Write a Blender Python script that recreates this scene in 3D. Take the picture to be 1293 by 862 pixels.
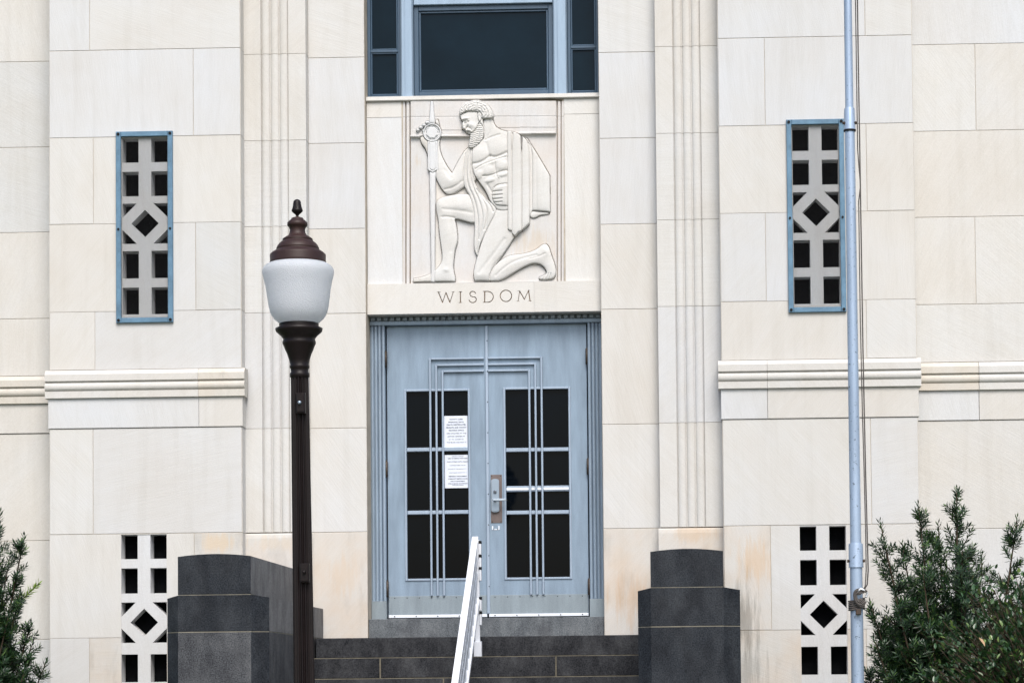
import bpy, bmesh, math, random
import numpy as np
from mathutils import Vector, Matrix
random.seed(7); np.random.seed(7)
for o in list(bpy.data.objects): bpy.data.objects.remove(o)
SC = bpy.context.scene; COL = SC.collection; R = math.radians

# ------------------------------------------------------------------ camera
W, H, F = 1293, 862, 3040.0
CAM = (1.9994, -22.0, -0.5394); YAW, PIT, ROL = .0301, .0404, -.0108; CX, CY = 793.67, 748.72
_cy, _sy = math.cos(YAW), math.sin(YAW); _cp, _sp = math.cos(PIT), math.sin(PIT)
FW = Vector((-_sy*_cp, _cy*_cp, _sp)); _r0 = Vector((_cy, _sy, 0)); _u0 = _r0.cross(FW)
_c, _s = math.cos(ROL), math.sin(ROL)
RT = _c*_r0 + _s*_u0; UP = -_s*_r0 + _c*_u0
def at(x, y, Y):
    "point of the plane y = Y seen at pixel (x, y) of the photograph"
    d = FW + (x-CX)/F*RT - (y-CY)/F*UP
    t = (Y-CAM[1])/d.y
    return Vector(CAM) + t*d
cd = bpy.data.cameras.new('camera'); cam = bpy.data.objects.new('camera', cd); COL.objects.link(cam)
m = Matrix((RT, UP, -FW)).transposed().to_4x4(); m.translation = Vector(CAM); cam.matrix_world = m
cd.sensor_width = 36; cd.sensor_fit = 'HORIZONTAL'; cd.lens = F*36/W
cd.shift_x = (W/2-CX)/W; cd.shift_y = (CY-H/2)/W; cd.clip_end = 3000; cd.clip_start = .1
SC.camera = cam
SC.render.resolution_x = 1024; SC.render.resolution_y = 682

# ------------------------------------------------------------------ light
SUN_EL, SUN_AZ = R(50), R(168)        # azimuth: direction the light comes from, 0 = +y, clockwise
wd = bpy.data.worlds.new('World'); SC.world = wd; wd.use_nodes = True
nt = wd.node_tree; bgn = nt.nodes['Background']
sky = nt.nodes.new('ShaderNodeTexSky'); sky.sky_type = 'NISHITA'; sky.sun_disc = False
sky.sun_elevation = SUN_EL; sky.sun_rotation = SUN_AZ; sky.air_density = 1.0; sky.dust_density = 3.0; sky.ozone_density = 1.0
nt.links.new(sky.outputs[0], bgn.inputs[0]); bgn.inputs[1].default_value = .085
ld = bpy.data.lights.new('sun', 'SUN'); ld.energy = 1.5; ld.angle = R(32); ld.color = (1, .975, .94)
sun = bpy.data.objects.new('sun', ld); COL.objects.link(sun)
sdir = Vector((math.sin(SUN_AZ)*math.cos(SUN_EL), math.cos(SUN_AZ)*math.cos(SUN_EL), math.sin(SUN_EL)))
sun.rotation_euler = sdir.to_track_quat('Z', 'Y').to_euler(); sun.location = (0, -10, 20)
SC.view_settings.view_transform = 'Standard'; SC.view_settings.look = 'None'
SC.view_settings.exposure = 1.2; SC.view_settings.gamma = 1

# ------------------------------------------------------------------ materials
def mat(name):
    m = bpy.data.materials.new(name); m.use_nodes = True
    n = m.node_tree.nodes; return m, n, m.node_tree.links, n['Principled BSDF']
def nd(n, t, **k):
    x = n.new(t)
    for a, v in k.items():
        if a in x.inputs.keys() if hasattr(x.inputs, 'keys') else False: x.inputs[a].default_value = v
        else: setattr(x, a, v)
    return x
def ramp(n, l, src, stops):
    r = n.new('ShaderNodeValToRGB'); e = r.color_ramp.elements
    while len(e) < len(stops): e.new(.5)
    for q, (p, c) in zip(e, stops): q.position = p; q.color = (*c, 1) if len(c) == 3 else c
    l.new(src, r.inputs[0]); return r.outputs[0]
def noise(n, l, scale, vec=None, detail=4, rough=.55):
    t = n.new('ShaderNodeTexNoise'); t.inputs['Scale'].default_value = scale
    t.inputs['Detail'].default_value = detail; t.inputs['Roughness'].default_value = rough
    if vec is not None: l.new(vec, t.inputs['Vector'])
    return t.outputs['Fac']
def mix(n, l, fac, a, b, mode='MIX'):
    x = n.new('ShaderNodeMix'); x.data_type = 'RGBA'; x.blend_type = mode
    for s, v in ((x.inputs[0], fac), (x.inputs[6], a), (x.inputs[7], b)):
        if isinstance(v, (int, float)): s.default_value = v
        elif isinstance(v, tuple): s.default_value = (*v, 1)
        else: l.new(v, s)
    return x.outputs[2]
def math_(n, l, op, a, b=0.0):
    x = n.new('ShaderNodeMath'); x.operation = op
    for s, v in ((x.inputs[0], a), (x.inputs[1], b)):
        if isinstance(v, (int, float)): s.default_value = v
        else: l.new(v, s)
    return x.outputs[0]
def bump(n, l, p, h, strength, dist=.01):
    b = n.new('ShaderNodeBump'); b.inputs['Strength'].default_value = strength; b.inputs['Distance'].default_value = dist
    l.new(h, b.inputs['Height']); l.new(b.outputs[0], p.inputs['Normal'])

def limestone(name, stain=0.0, warm=0.0, tint=(1, 1, 1), spots=()):
    tint = (tint[0]*.985, tint[1]*1.02, tint[2]*1.085)
    m, n, l, p = mat(name)
    g = n.new('ShaderNodeNewGeometry'); rnd = g.outputs['Random Per Island']; pos = g.outputs['Position']
    # sawn grain: stretched noise, every stone laid at its own angle
    ang = math_(n, l, 'MULTIPLY', math_(n, l, 'FRACT', math_(n, l, 'MULTIPLY', rnd, 7.31)), 3.14)
    vr = n.new('ShaderNodeVectorRotate'); vr.rotation_type = 'Y_AXIS'; l.new(pos, vr.inputs['Vector']); l.new(ang, vr.inputs['Angle'])
    off = n.new('ShaderNodeVectorMath'); off.operation = 'ADD'; l.new(vr.outputs[0], off.inputs[0])
    cb = n.new('ShaderNodeCombineXYZ'); l.new(math_(n, l, 'MULTIPLY', rnd, 40.0), cb.inputs[0]); l.new(math_(n, l, 'MULTIPLY', rnd, 23.0), cb.inputs[2])
    l.new(cb.outputs[0], off.inputs[1])
    mp = n.new('ShaderNodeMapping'); mp.inputs['Scale'].default_value = (.5, 1, 7); l.new(off.outputs[0], mp.inputs[0])
    g1 = noise(n, l, 2.2, mp.outputs[0], 5, .6)
    mp2 = n.new('ShaderNodeMapping'); mp2.inputs['Scale'].default_value = (2.2, 2, 38); l.new(off.outputs[0], mp2.inputs[0])
    g2 = noise(n, l, 2.4, mp2.outputs[0], 3, .5)
    g3 = noise(n, l, 1.1, off.outputs[0], 6, .6)
    g4 = noise(n, l, 110, pos, 4, .75)
    T = lambda c: tuple(a*b for a, b in zip(c, tint))
    c = ramp(n, l, g1, [(.3, T((.565, .540, .495))), (.5, T((.585, .562, .522))), (.7, T((.602, .584, .550)))])
    c = mix(n, l, .55, c, ramp(n, l, g3, [(.3, T((.545, .505, .445))), (.5, T((.58, .555, .51))), (.72, T((.595, .59, .575)))]))
    # stone to stone difference: warmer, greyer, cooler
    isl = ramp(n, l, math_(n, l, 'FRACT', math_(n, l, 'MULTIPLY', rnd, 3.77)), [(0, (.95, .93, .90)), (.25, (.99, .965, .93)), (.5, (1, .995, .98)), (.7, (.955, .96, .975)), (.85, (.985, 1.0, 1.03)), (1, (.92, .92, .91))])
    c = mix(n, l, 1.0, c, isl, 'MULTIPLY')
    c = mix(n, l, 1.0, c, ramp(n, l, g2, [(.35, (.978, .976, .972)), (.62, (1.01, 1.01, 1.01))]), 'MULTIPLY')
    c = mix(n, l, 1.0, c, ramp(n, l, g4, [(.3, (.90, .895, .885)), (.7, (1.05, 1.05, 1.05))]), 'MULTIPLY')
    # small dark pits and chips
    pit = ramp(n, l, noise(n, l, 9, pos, 8, .75), [(.69, (1, 1, 1)), (.75, (.80, .76, .70))])
    c = mix(n, l, 1.0, c, pit, 'MULTIPLY')
    # faint rain streaks running down
    mps = n.new('ShaderNodeMapping'); mps.inputs['Scale'].default_value = (7, 7, .5); l.new(pos, mps.inputs[0])
    c = mix(n, l, 1.0, c, ramp(n, l, noise(n, l, 1.3, mps.outputs[0], 5, .6), [(.30, (.945, .94, .93)), (.50, (1, 1, 1))]), 'MULTIPLY')
    if warm:
        w = ramp(n, l, noise(n, l, 1.7, pos, 5, .6), [(.42, (0, 0, 0)), (.66, (1, 1, 1))])
        c = mix(n, l, math_(n, l, 'MULTIPLY', w, warm), c, (.55, .36, .19))
    if stain:
        mpd = n.new('ShaderNodeMapping'); mpd.inputs['Scale'].default_value = (3.2, 3, 1.0); mpd.inputs['Location'].default_value = (.7, 0, .2); l.new(pos, mpd.inputs[0])
        w = ramp(n, l, noise(n, l, 1.6, mpd.outputs[0], 7, .65), [(.52, (0, 0, 0)), (.68, (1, 1, 1))])
        c = mix(n, l, math_(n, l, 'MULTIPLY', w, stain), c, (.115, .105, .09))
    for (sx, sz, rx, rz, colr, amt) in spots:
        dv = n.new('ShaderNodeMapping'); dv.vector_type = 'POINT'; dv.inputs['Location'].default_value = (-sx/rx, 0, -sz/rz); dv.inputs['Scale'].default_value = (1/rx, 0, 1/rz); l.new(pos, dv.inputs[0])
        ln = n.new('ShaderNodeVectorMath'); ln.operation = 'LENGTH'; l.new(dv.outputs[0], ln.inputs[0])
        e = math_(n, l, 'ADD', ln.outputs['Value'], math_(n, l, 'MULTIPLY', math_(n, l, 'SUBTRACT', noise(n, l, 3.2, mps.outputs[0], 8, .72), .5), 3.4))
        f = ramp(n, l, e, [(.3, (1, 1, 1)), (.85, (0, 0, 0))])
        c = mix(n, l, math_(n, l, 'MULTIPLY', f, amt*.65), c, colr)
    l.new(c, p.inputs['Base Color']); p.inputs['Roughness'].default_value = .88; p.inputs['Specular IOR Level'].default_value = .25
    hh = math_(n, l, 'ADD', g4, math_(n, l, 'MULTIPLY', g2, 1.2))
    bump(n, l, p, hh, .35, .003)
    return m
def granite(name, lo, hi, dust=.25, sparkle=1.0):
    m, n, l, p = mat(name)
    pos = n.new('ShaderNodeNewGeometry').outputs['Position']
    g = noise(n, l, 90, pos, 4, .8)
    c = ramp(n, l, g, [(.36, lo), (.5, tuple((a+b)/2 for a, b in zip(lo, hi))), (.66, hi)])
    mp = n.new('ShaderNodeMapping'); mp.inputs['Scale'].default_value = (2, 2, 1.1); l.new(pos, mp.inputs[0])
    d = ramp(n, l, noise(n, l, 2.1, mp.outputs[0], 8, .7), [(.42, (0, 0, 0)), (.72, (1, 1, 1))])
    c = mix(n, l, math_(n, l, 'MULTIPLY', d, dust), c, (.19, .195, .20))
    d2 = ramp(n, l, noise(n, l, 3.7, mp.outputs[0], 5, .6), [(.35, (.6, .6, .62)), (.6, (1, 1, 1))])
    c = mix(n, l, 1.0, c, d2, 'MULTIPLY')
    l.new(c, p.inputs['Base Color']); p.inputs['Roughness'].default_value = .6; p.inputs['Specular IOR Level'].default_value = .14
    bump(n, l, p, g, .3, .002)
    return m
def painted(name, col, rough=.5, var=.12, metal=0.0, streak=True, rust=0.0, fleck=0.0, spec=.5):
    m, n, l, p = mat(name)
    pos = n.new('ShaderNodeNewGeometry').outputs['Position']
    mp = n.new('ShaderNodeMapping'); mp.inputs['Scale'].default_value = (5, 5, .8 if streak else 5); l.new(pos, mp.inputs[0])
    a = ramp(n, l, noise(n, l, 1.6, mp.outputs[0], 6, .65), [(.3, (1-var,)*3), (.7, (1+var*.6,)*3)])
    c = mix(n, l, 1.0, col, a, 'MULTIPLY')
    gr = noise(n, l, 140, pos, 3, .7)
    c = mix(n, l, 1.0, c, ramp(n, l, gr, [(.3, (1-var*.7,)*3), (.7, (1+var*.5,)*3)]), 'MULTIPLY')
    if fleck:
        f = ramp(n, l, noise(n, l, 30, pos, 5, .75), [(.605, (0, 0, 0)), (.65, (1, 1, 1))])
        c = mix(n, l, math_(n, l, 'MULTIPLY', f, fleck), c, (.04, .045, .05))
    if rust:
        f = ramp(n, l, noise(n, l, 11, pos, 6, .7), [(.55, (0, 0, 0)), (.68, (1, 1, 1))])
        c = mix(n, l, math_(n, l, 'MULTIPLY', f, rust), c, (.13, .07, .04))
    l.new(c, p.inputs['Base Color']); p.inputs['Roughness'].default_value = rough; p.inputs['Metallic'].default_value = metal
    p.inputs['Specular IOR Level'].default_value = spec
    bump(n, l, p, gr, .12, .002)
    return m
def glass_mat(name, col, rough=.04, spec=.5):
    m, n, l, p = mat(name)
    pos = n.new('ShaderNodeNewGeometry').outputs['Position']
    c = ramp(n, l, noise(n, l, 1.4, pos, 4, .6), [(.3, tuple(a*.7 for a in col)), (.7, tuple(a*1.25 for a in col))])
    l.new(c, p.inputs['Base Color']); p.inputs['Roughness'].default_value = rough; p.inputs['Specular IOR Level'].default_value = spec
    bump(n, l, p, noise(n, l, 1.1, pos, 2, .5), .08, .01)
    return m
def leaf_mat(name, a, b, tipc=None, gloss=.35):
    m, n, l, p = mat(name)
    g = n.new('ShaderNodeNewGeometry')
    c = ramp(n, l, g.outputs['Random Per Island'], [(0, a), (.85, b), (1, tipc or b)])
    l.new(c, p.inputs['Base Color']); p.inputs['Roughness'].default_value = gloss; p.inputs['Specular IOR Level'].default_value = .55
    tr = n.new('ShaderNodeBsdfTranslucent'); l.new(mix(n, l, 1.0, c, (1.3, 1.5, .5), 'MULTIPLY'), tr.inputs[0])
    ms = n.new('ShaderNodeMixShader'); ms.inputs[0].default_value = .18
    l.new(p.outputs[0], ms.inputs[1]); l.new(tr.outputs[0], ms.inputs[2]); l.new(ms.outputs[0], n['Material Output'].inputs[0])
    return m

M = {}
M['stone'] = limestone('limestone')
M['stained'] = limestone('limestone_stained_base', stain=.22, warm=.26, spots=(
    (2.40, .10, .17, .42, (.12, .115, .10), .75), (2.50, .62, .22, .26, (.56, .36, .18), .6), (2.42, -.35, .20, .35, (.15, .14, .12), .6), (1.38, .30, .22, .30, (.50, .31, .16), .55),
    (1.95, .90, .30, .10, (.54, .37, .21), .5), (-1.30, .55, .25, .25, (.54, .40, .26), .45), (-2.42, .86, .22, .12, (.60, .43, .24), .6), (-1.9, .86, .3, .10, (.58, .44, .28), .4)))
M['ledge'] = limestone('limestone_weathered_ledge', stain=.4, warm=.12, tint=(.97, .95, .91))
M['relief'] = limestone('limestone_carved', tint=(1.07, 1.075, 1.08))
M['relief_bg'] = limestone('limestone_carved_ground', warm=.16, tint=(1.03, 1.015, 1.0), spots=(
    (.45, 3.62, .22, .20, (.50, .36, .20), .45), (.36, 3.98, .10, .10, (.50, .36, .20), .35), (-.62, 4.45, .05, .10, (.50, .36, .20), .5)))
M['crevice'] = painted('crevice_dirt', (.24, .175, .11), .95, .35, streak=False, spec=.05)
M['mortar'] = painted('mortar', (.46, .41, .34), .95, .2, streak=False, spec=.1)
M['pale_mortar'] = painted('pale_mortar', (.27, .25, .20), .95, .3, streak=False, spec=.1)
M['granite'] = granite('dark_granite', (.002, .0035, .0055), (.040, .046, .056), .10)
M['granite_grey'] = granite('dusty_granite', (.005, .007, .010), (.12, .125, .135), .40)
M['granite_side'] = granite('pale_granite', (.085, .086, .088), (.25, .25, .252), .6)  # paler granite for the right-hand faces of the upper pedestal blocks
M['granite_step'] = granite('step_granite', (.003, .004, .006), (.048, .050, .056), .24)
M['granite_sill'] = granite('threshold_granite', (.06, .07, .078), (.21, .23, .245), .4)
M['door'] = painted('door_paint', (.235, .31, .395), .42, .24, .25)
M['door_light'] = painted('door_bar_metal', (.34, .415, .51), .35, .12, .3)
M['kick'] = painted('kick_plate_metal', (.27, .32, .355), .4, .22, .4)
M['frame'] = painted('door_frame_paint', (.27, .345, .43), .45, .2, .2)
M['frame_dark'] = painted('dentil_paint', (.26, .31, .37), .5, .25, .2)
M['white_metal'] = painted('white_metal', (.72, .76, .82), .35, .06, .1)
M['win_frame'] = painted('window_frame_paint', (.045, .085, .135), .45, .15)
M['mullion'] = painted('mullion_metal', (.28, .37, .47), .4, .15, .3)
M['blue_frame'] = painted('galvanised_frame', (.115, .215, .31), .45, .3, .3, streak=False)
M['pole'] = painted('flagpole_paint', (.34, .43, .56), .4, .16, .35, fleck=.85)
M['bronze'] = painted('bronze_paint', (.008, .0048, .0048), .45, .25, .0, streak=False, spec=.22)
M['bronze_cap'] = painted('bronze_cap_paint', (.032, .0155, .0135), .5, .25, .0, streak=False, spec=.3)
M['rust'] = painted('rusty_brass', (.055, .04, .03), .6, .35, .3, rust=.8)
M['brown_plate'] = painted('worn_brown_plate', (.16, .125, .115), .5, .25, .3, rust=.3)
M['silver'] = painted('silver_lock', (.33, .40, .48), .3, .08, .6)
M['silver_light'] = painted('bright_lever', (.55, .63, .72), .25, .05, .6)
M['black'] = painted('black_rubber', (.006, .006, .007), .6, .1, spec=.2)
M['rope'] = painted('grey_rope', (.09, .08, .075), .9, .4, streak=False)
M['screen'] = None
M['glass_win'] = glass_mat('window_glass', (.0040, .0115, .0185), .05, .12)
M['glass_door'] = glass_mat('door_glass', (.0010, .0022, .0040), .03, .10)
M['dark'] = painted('dark_interior', (.004, .004, .005), .9, .2, spec=.05)
M['mesh_dark'] = painted('insect_screen', (.004, .0045, .0055), .9, .5, streak=False, spec=.05)
M['paper'] = painted('white_paper', (.66, .70, .78), .7, .05, spec=.2)
M['ink'] = painted('printed_ink', (.05, .055, .09), .8, .1, spec=.1)
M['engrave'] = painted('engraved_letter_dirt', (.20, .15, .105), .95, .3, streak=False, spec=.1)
M['step_mortar'] = painted('step_mortar', (.17, .155, .12), .95, .4, streak=False, spec=.1)
M['rail'] = painted('white_rail_paint', (.62, .645, .69), .38, .05)
M['rail_side'] = painted('aluminium_rail', (.42, .46, .52), .4, .15, .4)
M['bark'] = painted('bark', (.06, .045, .032), .9, .3, spec=.1)
def screen_mat():
    m, n, l, p = mat('wire_screen'); p.inputs['Base Color'].default_value = (.012, .012, .013, 1); p.inputs['Specular IOR Level'].default_value = .1; p.inputs['Roughness'].default_value = .9
    t = n.new('ShaderNodeBsdfTransparent'); s = n.new('ShaderNodeMixShader'); s.inputs[0].default_value = .15
    l.new(t.outputs[0], s.inputs[1]); l.new(p.outputs[0], s.inputs[2]); l.new(s.outputs[0], n['Material Output'].inputs[0]); return m
M['screen'] = screen_mat()
def globe_mat():
    m, n, l, p = mat('frosted_globe')
    pos = n.new('ShaderNodeNewGeometry').outputs['Position']
    p.inputs['Base Color'].default_value = (.80, .835, .89, 1); p.inputs['Roughness'].default_value = .28
    v = n.new('ShaderNodeTexVoronoi'); v.inputs['Scale'].default_value = 190; l.new(pos, v.inputs['Vector'])
    b = n.new('ShaderNodeBump'); b.inputs['Strength'].default_value = .85; b.inputs['Distance'].default_value = .004
    l.new(v.outputs[0], b.inputs['Height']); l.new(b.outputs[0], p.inputs['Normal'])
    t = n.new('ShaderNodeBsdfTranslucent'); t.inputs[0].default_value = (.90, .92, .94, 1); l.new(b.outputs[0], t.inputs['Normal'])
    s = n.new('ShaderNodeMixShader'); s.inputs[0].default_value = .55
    l.new(p.outputs[0], s.inputs[1]); l.new(t.outputs[0], s.inputs[2]); l.new(s.outputs[0], n['Material Output'].inputs[0]); return m
M['globe'] = globe_mat()
M['yew'] = leaf_mat('yew_needles', (.005, .018, .010), (.028, .070, .026), (.11, .19, .05))
M['yew_tip'] = leaf_mat('new_growth_needles', (.14, .22, .04), (.22, .32, .06))
M['broad'] = leaf_mat('broad_leaves', (.010, .032, .015), (.045, .10, .04), (.18, .26, .08), .3)
M['dry'] = leaf_mat('dry_leaf', (.45, .30, .17), (.5, .33, .2))
M['grass'] = painted('lawn', (.045, .085, .025), .9, .4, streak=False, spec=.1)
M['paving'] = painted('concrete_paving', (.28, .27, .25), .9, .2, streak=False, spec=.15)

# ------------------------------------------------------------------ mesh helpers
class MB:
    def __init__(s): s.v = []; s.f = []; s.mi = []; s.sm = []
    def add(s, vs, fs, mi=0, smooth=False):
        b = len(s.v); s.v += [tuple(v) for v in vs]; s.f += [tuple(b+i for i in f) for f in fs]
        s.mi += [mi]*len(fs); s.sm += [smooth]*len(fs)
    def box(s, x0, x1, y0, y1, z0, z1, mi=0, bev=0.0):
        "y0 is the front; bev chamfers the front edges"
        if bev:
            b = bev
            vs = [(x0+b, y0, z0+b), (x1-b, y0, z0+b), (x1-b, y0, z1-b), (x0+b, y0, z1-b),
                  (x0, y0+b, z0), (x1, y0+b, z0), (x1, y0+b, z1), (x0, y0+b, z1),
                  (x0, y1, z0), (x1, y1, z0), (x1, y1, z1), (x0, y1, z1)]
            fs = [(0, 1, 2, 3), (4, 5, 1, 0), (5, 6, 2, 1), (6, 7, 3, 2), (7, 4, 0, 3),
                  (8, 9, 5, 4), (9, 10, 6, 5), (10, 11, 7, 6), (11, 8, 4, 7), (11, 10, 9, 8)]
        else:
            vs = [(x0, y0, z0), (x1, y0, z0), (x1, y1, z0), (x0, y1, z0), (x0, y0, z1), (x1, y0, z1), (x1, y1, z1), (x0, y1, z1)]
            fs = [(0, 3, 2, 1), (4, 5, 6, 7), (0, 1, 5, 4), (1, 2, 6, 5), (2, 3, 7, 6), (3, 0, 4, 7)]
        s.add(vs, fs, mi)
    def prism_z(s, prof, z0, z1, mi=0, closed=True, smooth=False):
        "profile of (x, y) points swept from z0 to z1"
        n = len(prof); vs = [(x, y, z0) for x, y in prof]+[(x, y, z1) for x, y in prof]
        fs = [(i, (i+1) % n, n+(i+1) % n, n+i) for i in range(n if closed else n-1)]
        s.add(vs, fs, mi, smooth)
        if closed: s.add(vs, [tuple(range(n-1, -1, -1)), tuple(range(n, 2*n))], mi)
    def prism_x(s, prof, x0, x1, mi=0):
        "profile of (y, z) points swept from x0 to x1"
        n = len(prof); vs = [(x0, y, z) for y, z in prof]+[(x1, y, z) for y, z in prof]
        fs = [(i, n+i, n+(i+1) % n, (i+1) % n) for i in range(n)]+[tuple(range(n)), tuple(range(2*n-1, n-1, -1))]
        s.add(vs, fs, mi)
    def prism_y(s, prof, y0, y1, mi=0):
        "profile of (x, z) points swept from y0 to y1"
        n = len(prof); vs = [(x, y0, z) for x, z in prof]+[(x, y1, z) for x, z in prof]
        fs = [(i, (i+1) % n, n+(i+1) % n, n+i) for i in range(n)]+[tuple(range(n-1, -1, -1)), tuple(range(n, 2*n))]
        s.add(vs, fs, mi)
    def lathe(s, prof, cx, cy, seg=40, mi=0, flute=0.0, nf=0, smooth=True):
        "profile of (r, z); closed at both ends"
        vs = []; k = len(prof)
        for j in range(seg):
            a = 2*math.pi*j/seg
            q = 1-flute*(.5+.5*math.cos(nf*a)) if nf else 1
            for r, z in prof: vs.append((cx+r*q*math.cos(a), cy+r*q*math.sin(a), z))
        fs = [(j*k+i, ((j+1) % seg)*k+i, ((j+1) % seg)*k+i+1, j*k+i+1) for j in range(seg) for i in range(k-1)]
        s.add(vs, fs, mi, smooth)
        s.add([(cx+prof[0][0]*math.cos(2*math.pi*j/seg), cy+prof[0][0]*math.sin(2*math.pi*j/seg), prof[0][1]) for j in range(seg)], [tuple(range(seg-1, -1, -1))], mi)
        s.add([(cx+prof[-1][0]*math.cos(2*math.pi*j/seg), cy+prof[-1][0]*math.sin(2*math.pi*j/seg), prof[-1][1]) for j in range(seg)], [tuple(range(seg))], mi)
    def tube(s, pts, r, seg=8, mi=0, smooth=True):
        pts = [Vector(p) for p in pts]; rs = r if isinstance(r, (list, tuple)) else [r]*len(pts)
        vs = []; a = None
        for i, p in enumerate(pts):
            t = (pts[min(i+1, len(pts)-1)]-pts[max(i-1, 0)])
            if t.length < 1e-9: t = Vector((0, 0, 1))
            t.normalize()
            if a is None: a = t.cross(Vector((0, 1, 0)) if abs(t.y) < .9 else Vector((1, 0, 0))).normalized()
            else:
                a = a-t*a.dot(t); a = a.normalized() if a.length > 1e-6 else t.orthogonal().normalized()
            b = t.cross(a)
            for j in range(seg):
                q = 2*math.pi*j/seg; vs.append(p+rs[i]*(math.cos(q)*a+math.sin(q)*b))
        fs = [(i*seg+j, i*seg+(j+1) % seg, (i+1)*seg+(j+1) % seg, (i+1)*seg+j) for i in range(len(pts)-1) for j in range(seg)]
        fs += [tuple(range(seg-1, -1, -1)), tuple(range((len(pts)-1)*seg, len(pts)*seg))]
        s.add(vs, fs, mi, smooth)
    def build(s, name, mats, parent=None):
        me = bpy.data.meshes.new(name); org = Vector((0, 0, 0))
        if parent is not None: org = parent.matrix_world.translation if parent.parent is None else parent.parent.matrix_world.translation if parent.parent.parent is None else org
        me.from_pydata([tuple(Vector(v)-org) for v in s.v], [], s.f)
        for mm in (mats if isinstance(mats, (list, tuple)) else [mats]): me.materials.append(M[mm] if isinstance(mm, str) else mm)
        me.polygons.foreach_set('material_index', s.mi); me.polygons.foreach_set('use_smooth', s.sm)
        bm = bmesh.new(); bm.from_mesh(me); bmesh.ops.recalc_face_normals(bm, faces=bm.faces) if len(s.f) < 60000 and not getattr(s, 'keep', False) else None
        bm.to_mesh(me); bm.free(); me.update()
        o = bpy.data.objects.new(name, me); COL.objects.link(o)
        if parent is not None: o.parent = parent
        return o
def thing(name, label, cat, loc=(0, 0, 0), group=None):
    o = bpy.data.objects.new(name, None); COL.objects.link(o); o.location = loc; o.empty_display_size = .2
    o.matrix_world = Matrix.Translation(loc)
    o['label'] = label; o['category'] = cat
    if group: o['group'] = group
    return o
def shape2d(name, outer, holes, y0, y1, mats, parent):
    "flat outline in (x, z) with holes, between y0 (front) and y1; one mesh"
    cu = bpy.data.curves.new(name, 'CURVE'); cu.dimensions = '2D'; cu.fill_mode = 'BOTH'; cu.extrude = (y1-y0)/2
    for poly in [outer]+holes:
        sp = cu.splines.new('POLY'); sp.points.add(len(poly)-1); sp.use_cyclic_u = True
        for q, (x, z) in zip(sp.points, poly): q.co = (x, z, 0, 1)
    t = bpy.data.objects.new('t', cu); COL.objects.link(t)
    dg = bpy.context.evaluated_depsgraph_get(); me = bpy.data.meshes.new_from_object(t.evaluated_get(dg))
    bpy.data.objects.remove(t); bpy.data.curves.remove(cu)
    bm = bmesh.new(); bm.from_mesh(me); bmesh.ops.remove_doubles(bm, verts=bm.verts, dist=1e-5)
    org = parent.location
    for v in bm.verts: x, z, d = v.co; v.co = (x-org.x, (y0+y1)/2-d-org.y, z-org.z)
    bmesh.ops.recalc_face_normals(bm, faces=bm.faces)
    bm.to_mesh(me); bm.free(); me.name = name; me.materials.clear()
    for p in me.polygons: p.material_index = 0; p.use_smooth = False
    for mm in mats: me.materials.append(M[mm])
    o = bpy.data.objects.new(name, me); COL.objects.link(o); o.parent = parent
    return o
G = .0021       # half a joint
def stone(mb, x0, x1, z0, z1, y, mi=0, hole=None, depth=.15):
    if hole is None or hole[0] >= x1 or hole[1] <= x0 or hole[2] >= z1 or hole[3] <= z0:
        mb.box(x0+G, x1-G, y, y+depth, z0+G, z1-G, mi, bev=.003)
        mb.box(x0, x1, y+.005, y+depth+.02, z0, z1, 1); return
    for (a, b, c, d, yy, dd, k, gr) in ((x0+G, x1-G, z0+G, z1-G, y, depth, mi, 0), (x0, x1, z0, z1, y+.005, depth, 1, .004)):
        hx0, hx1, hz0, hz1 = hole[0]-gr, hole[1]+gr, hole[2]-gr, hole[3]+gr
        xs = sorted({a, b}|{q for q in (hx0, hx1) if a < q < b}); zs = sorted({c, d}|{q for q in (hz0, hz1) if c < q < d})
        keep = {(i, j) for i in range(len(xs)-1) for j in range(len(zs)-1)
                if not (hx0-1e-6 <= xs[i] and xs[i+1] <= hx1+1e-6 and hz0-1e-6 <= zs[j] and zs[j+1] <= hz1+1e-6)}
        idx = {}; vs = []; fs = []
        def V(i, j, back):
            q = (i, j, back)
            if q not in idx: idx[q] = len(vs); vs.append((xs[i], yy+dd if back else yy, zs[j]))
            return idx[q]
        for (i, j) in keep:
            fs.append((V(i, j, 0), V(i+1, j, 0), V(i+1, j+1, 0), V(i, j+1, 0)))
            for (p, q, di, dj) in (((i, j), (i+1, j), 0, -1), ((i+1, j), (i+1, j+1), 1, 0), ((i+1, j+1), (i, j+1), 0, 1), ((i, j+1), (i, j), -1, 0)):
                if (i+di, j+dj) not in keep: fs.append((V(*q, 0), V(*p, 0), V(*p, 1), V(*q, 1)))
        mb.add(vs, fs, k)

# ------------------------------------------------------------------ setting: ground
GZ = -2.2
b = MB(); b.box(-600, 600, -600, 600, GZ-.5, GZ); g = b.build('ground', 'grass'); g['kind'] = 'structure'
b = MB(); b.box(-2.6, 2.6, -30, -3.2, GZ, GZ+.012); b.box(-30, 30, -9.5, -7.0, GZ, GZ+.008); b.box(-600, 600, -26, -14, GZ, GZ+.004)
g = b.build('path', 'paving'); g['kind'] = 'structure'

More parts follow.
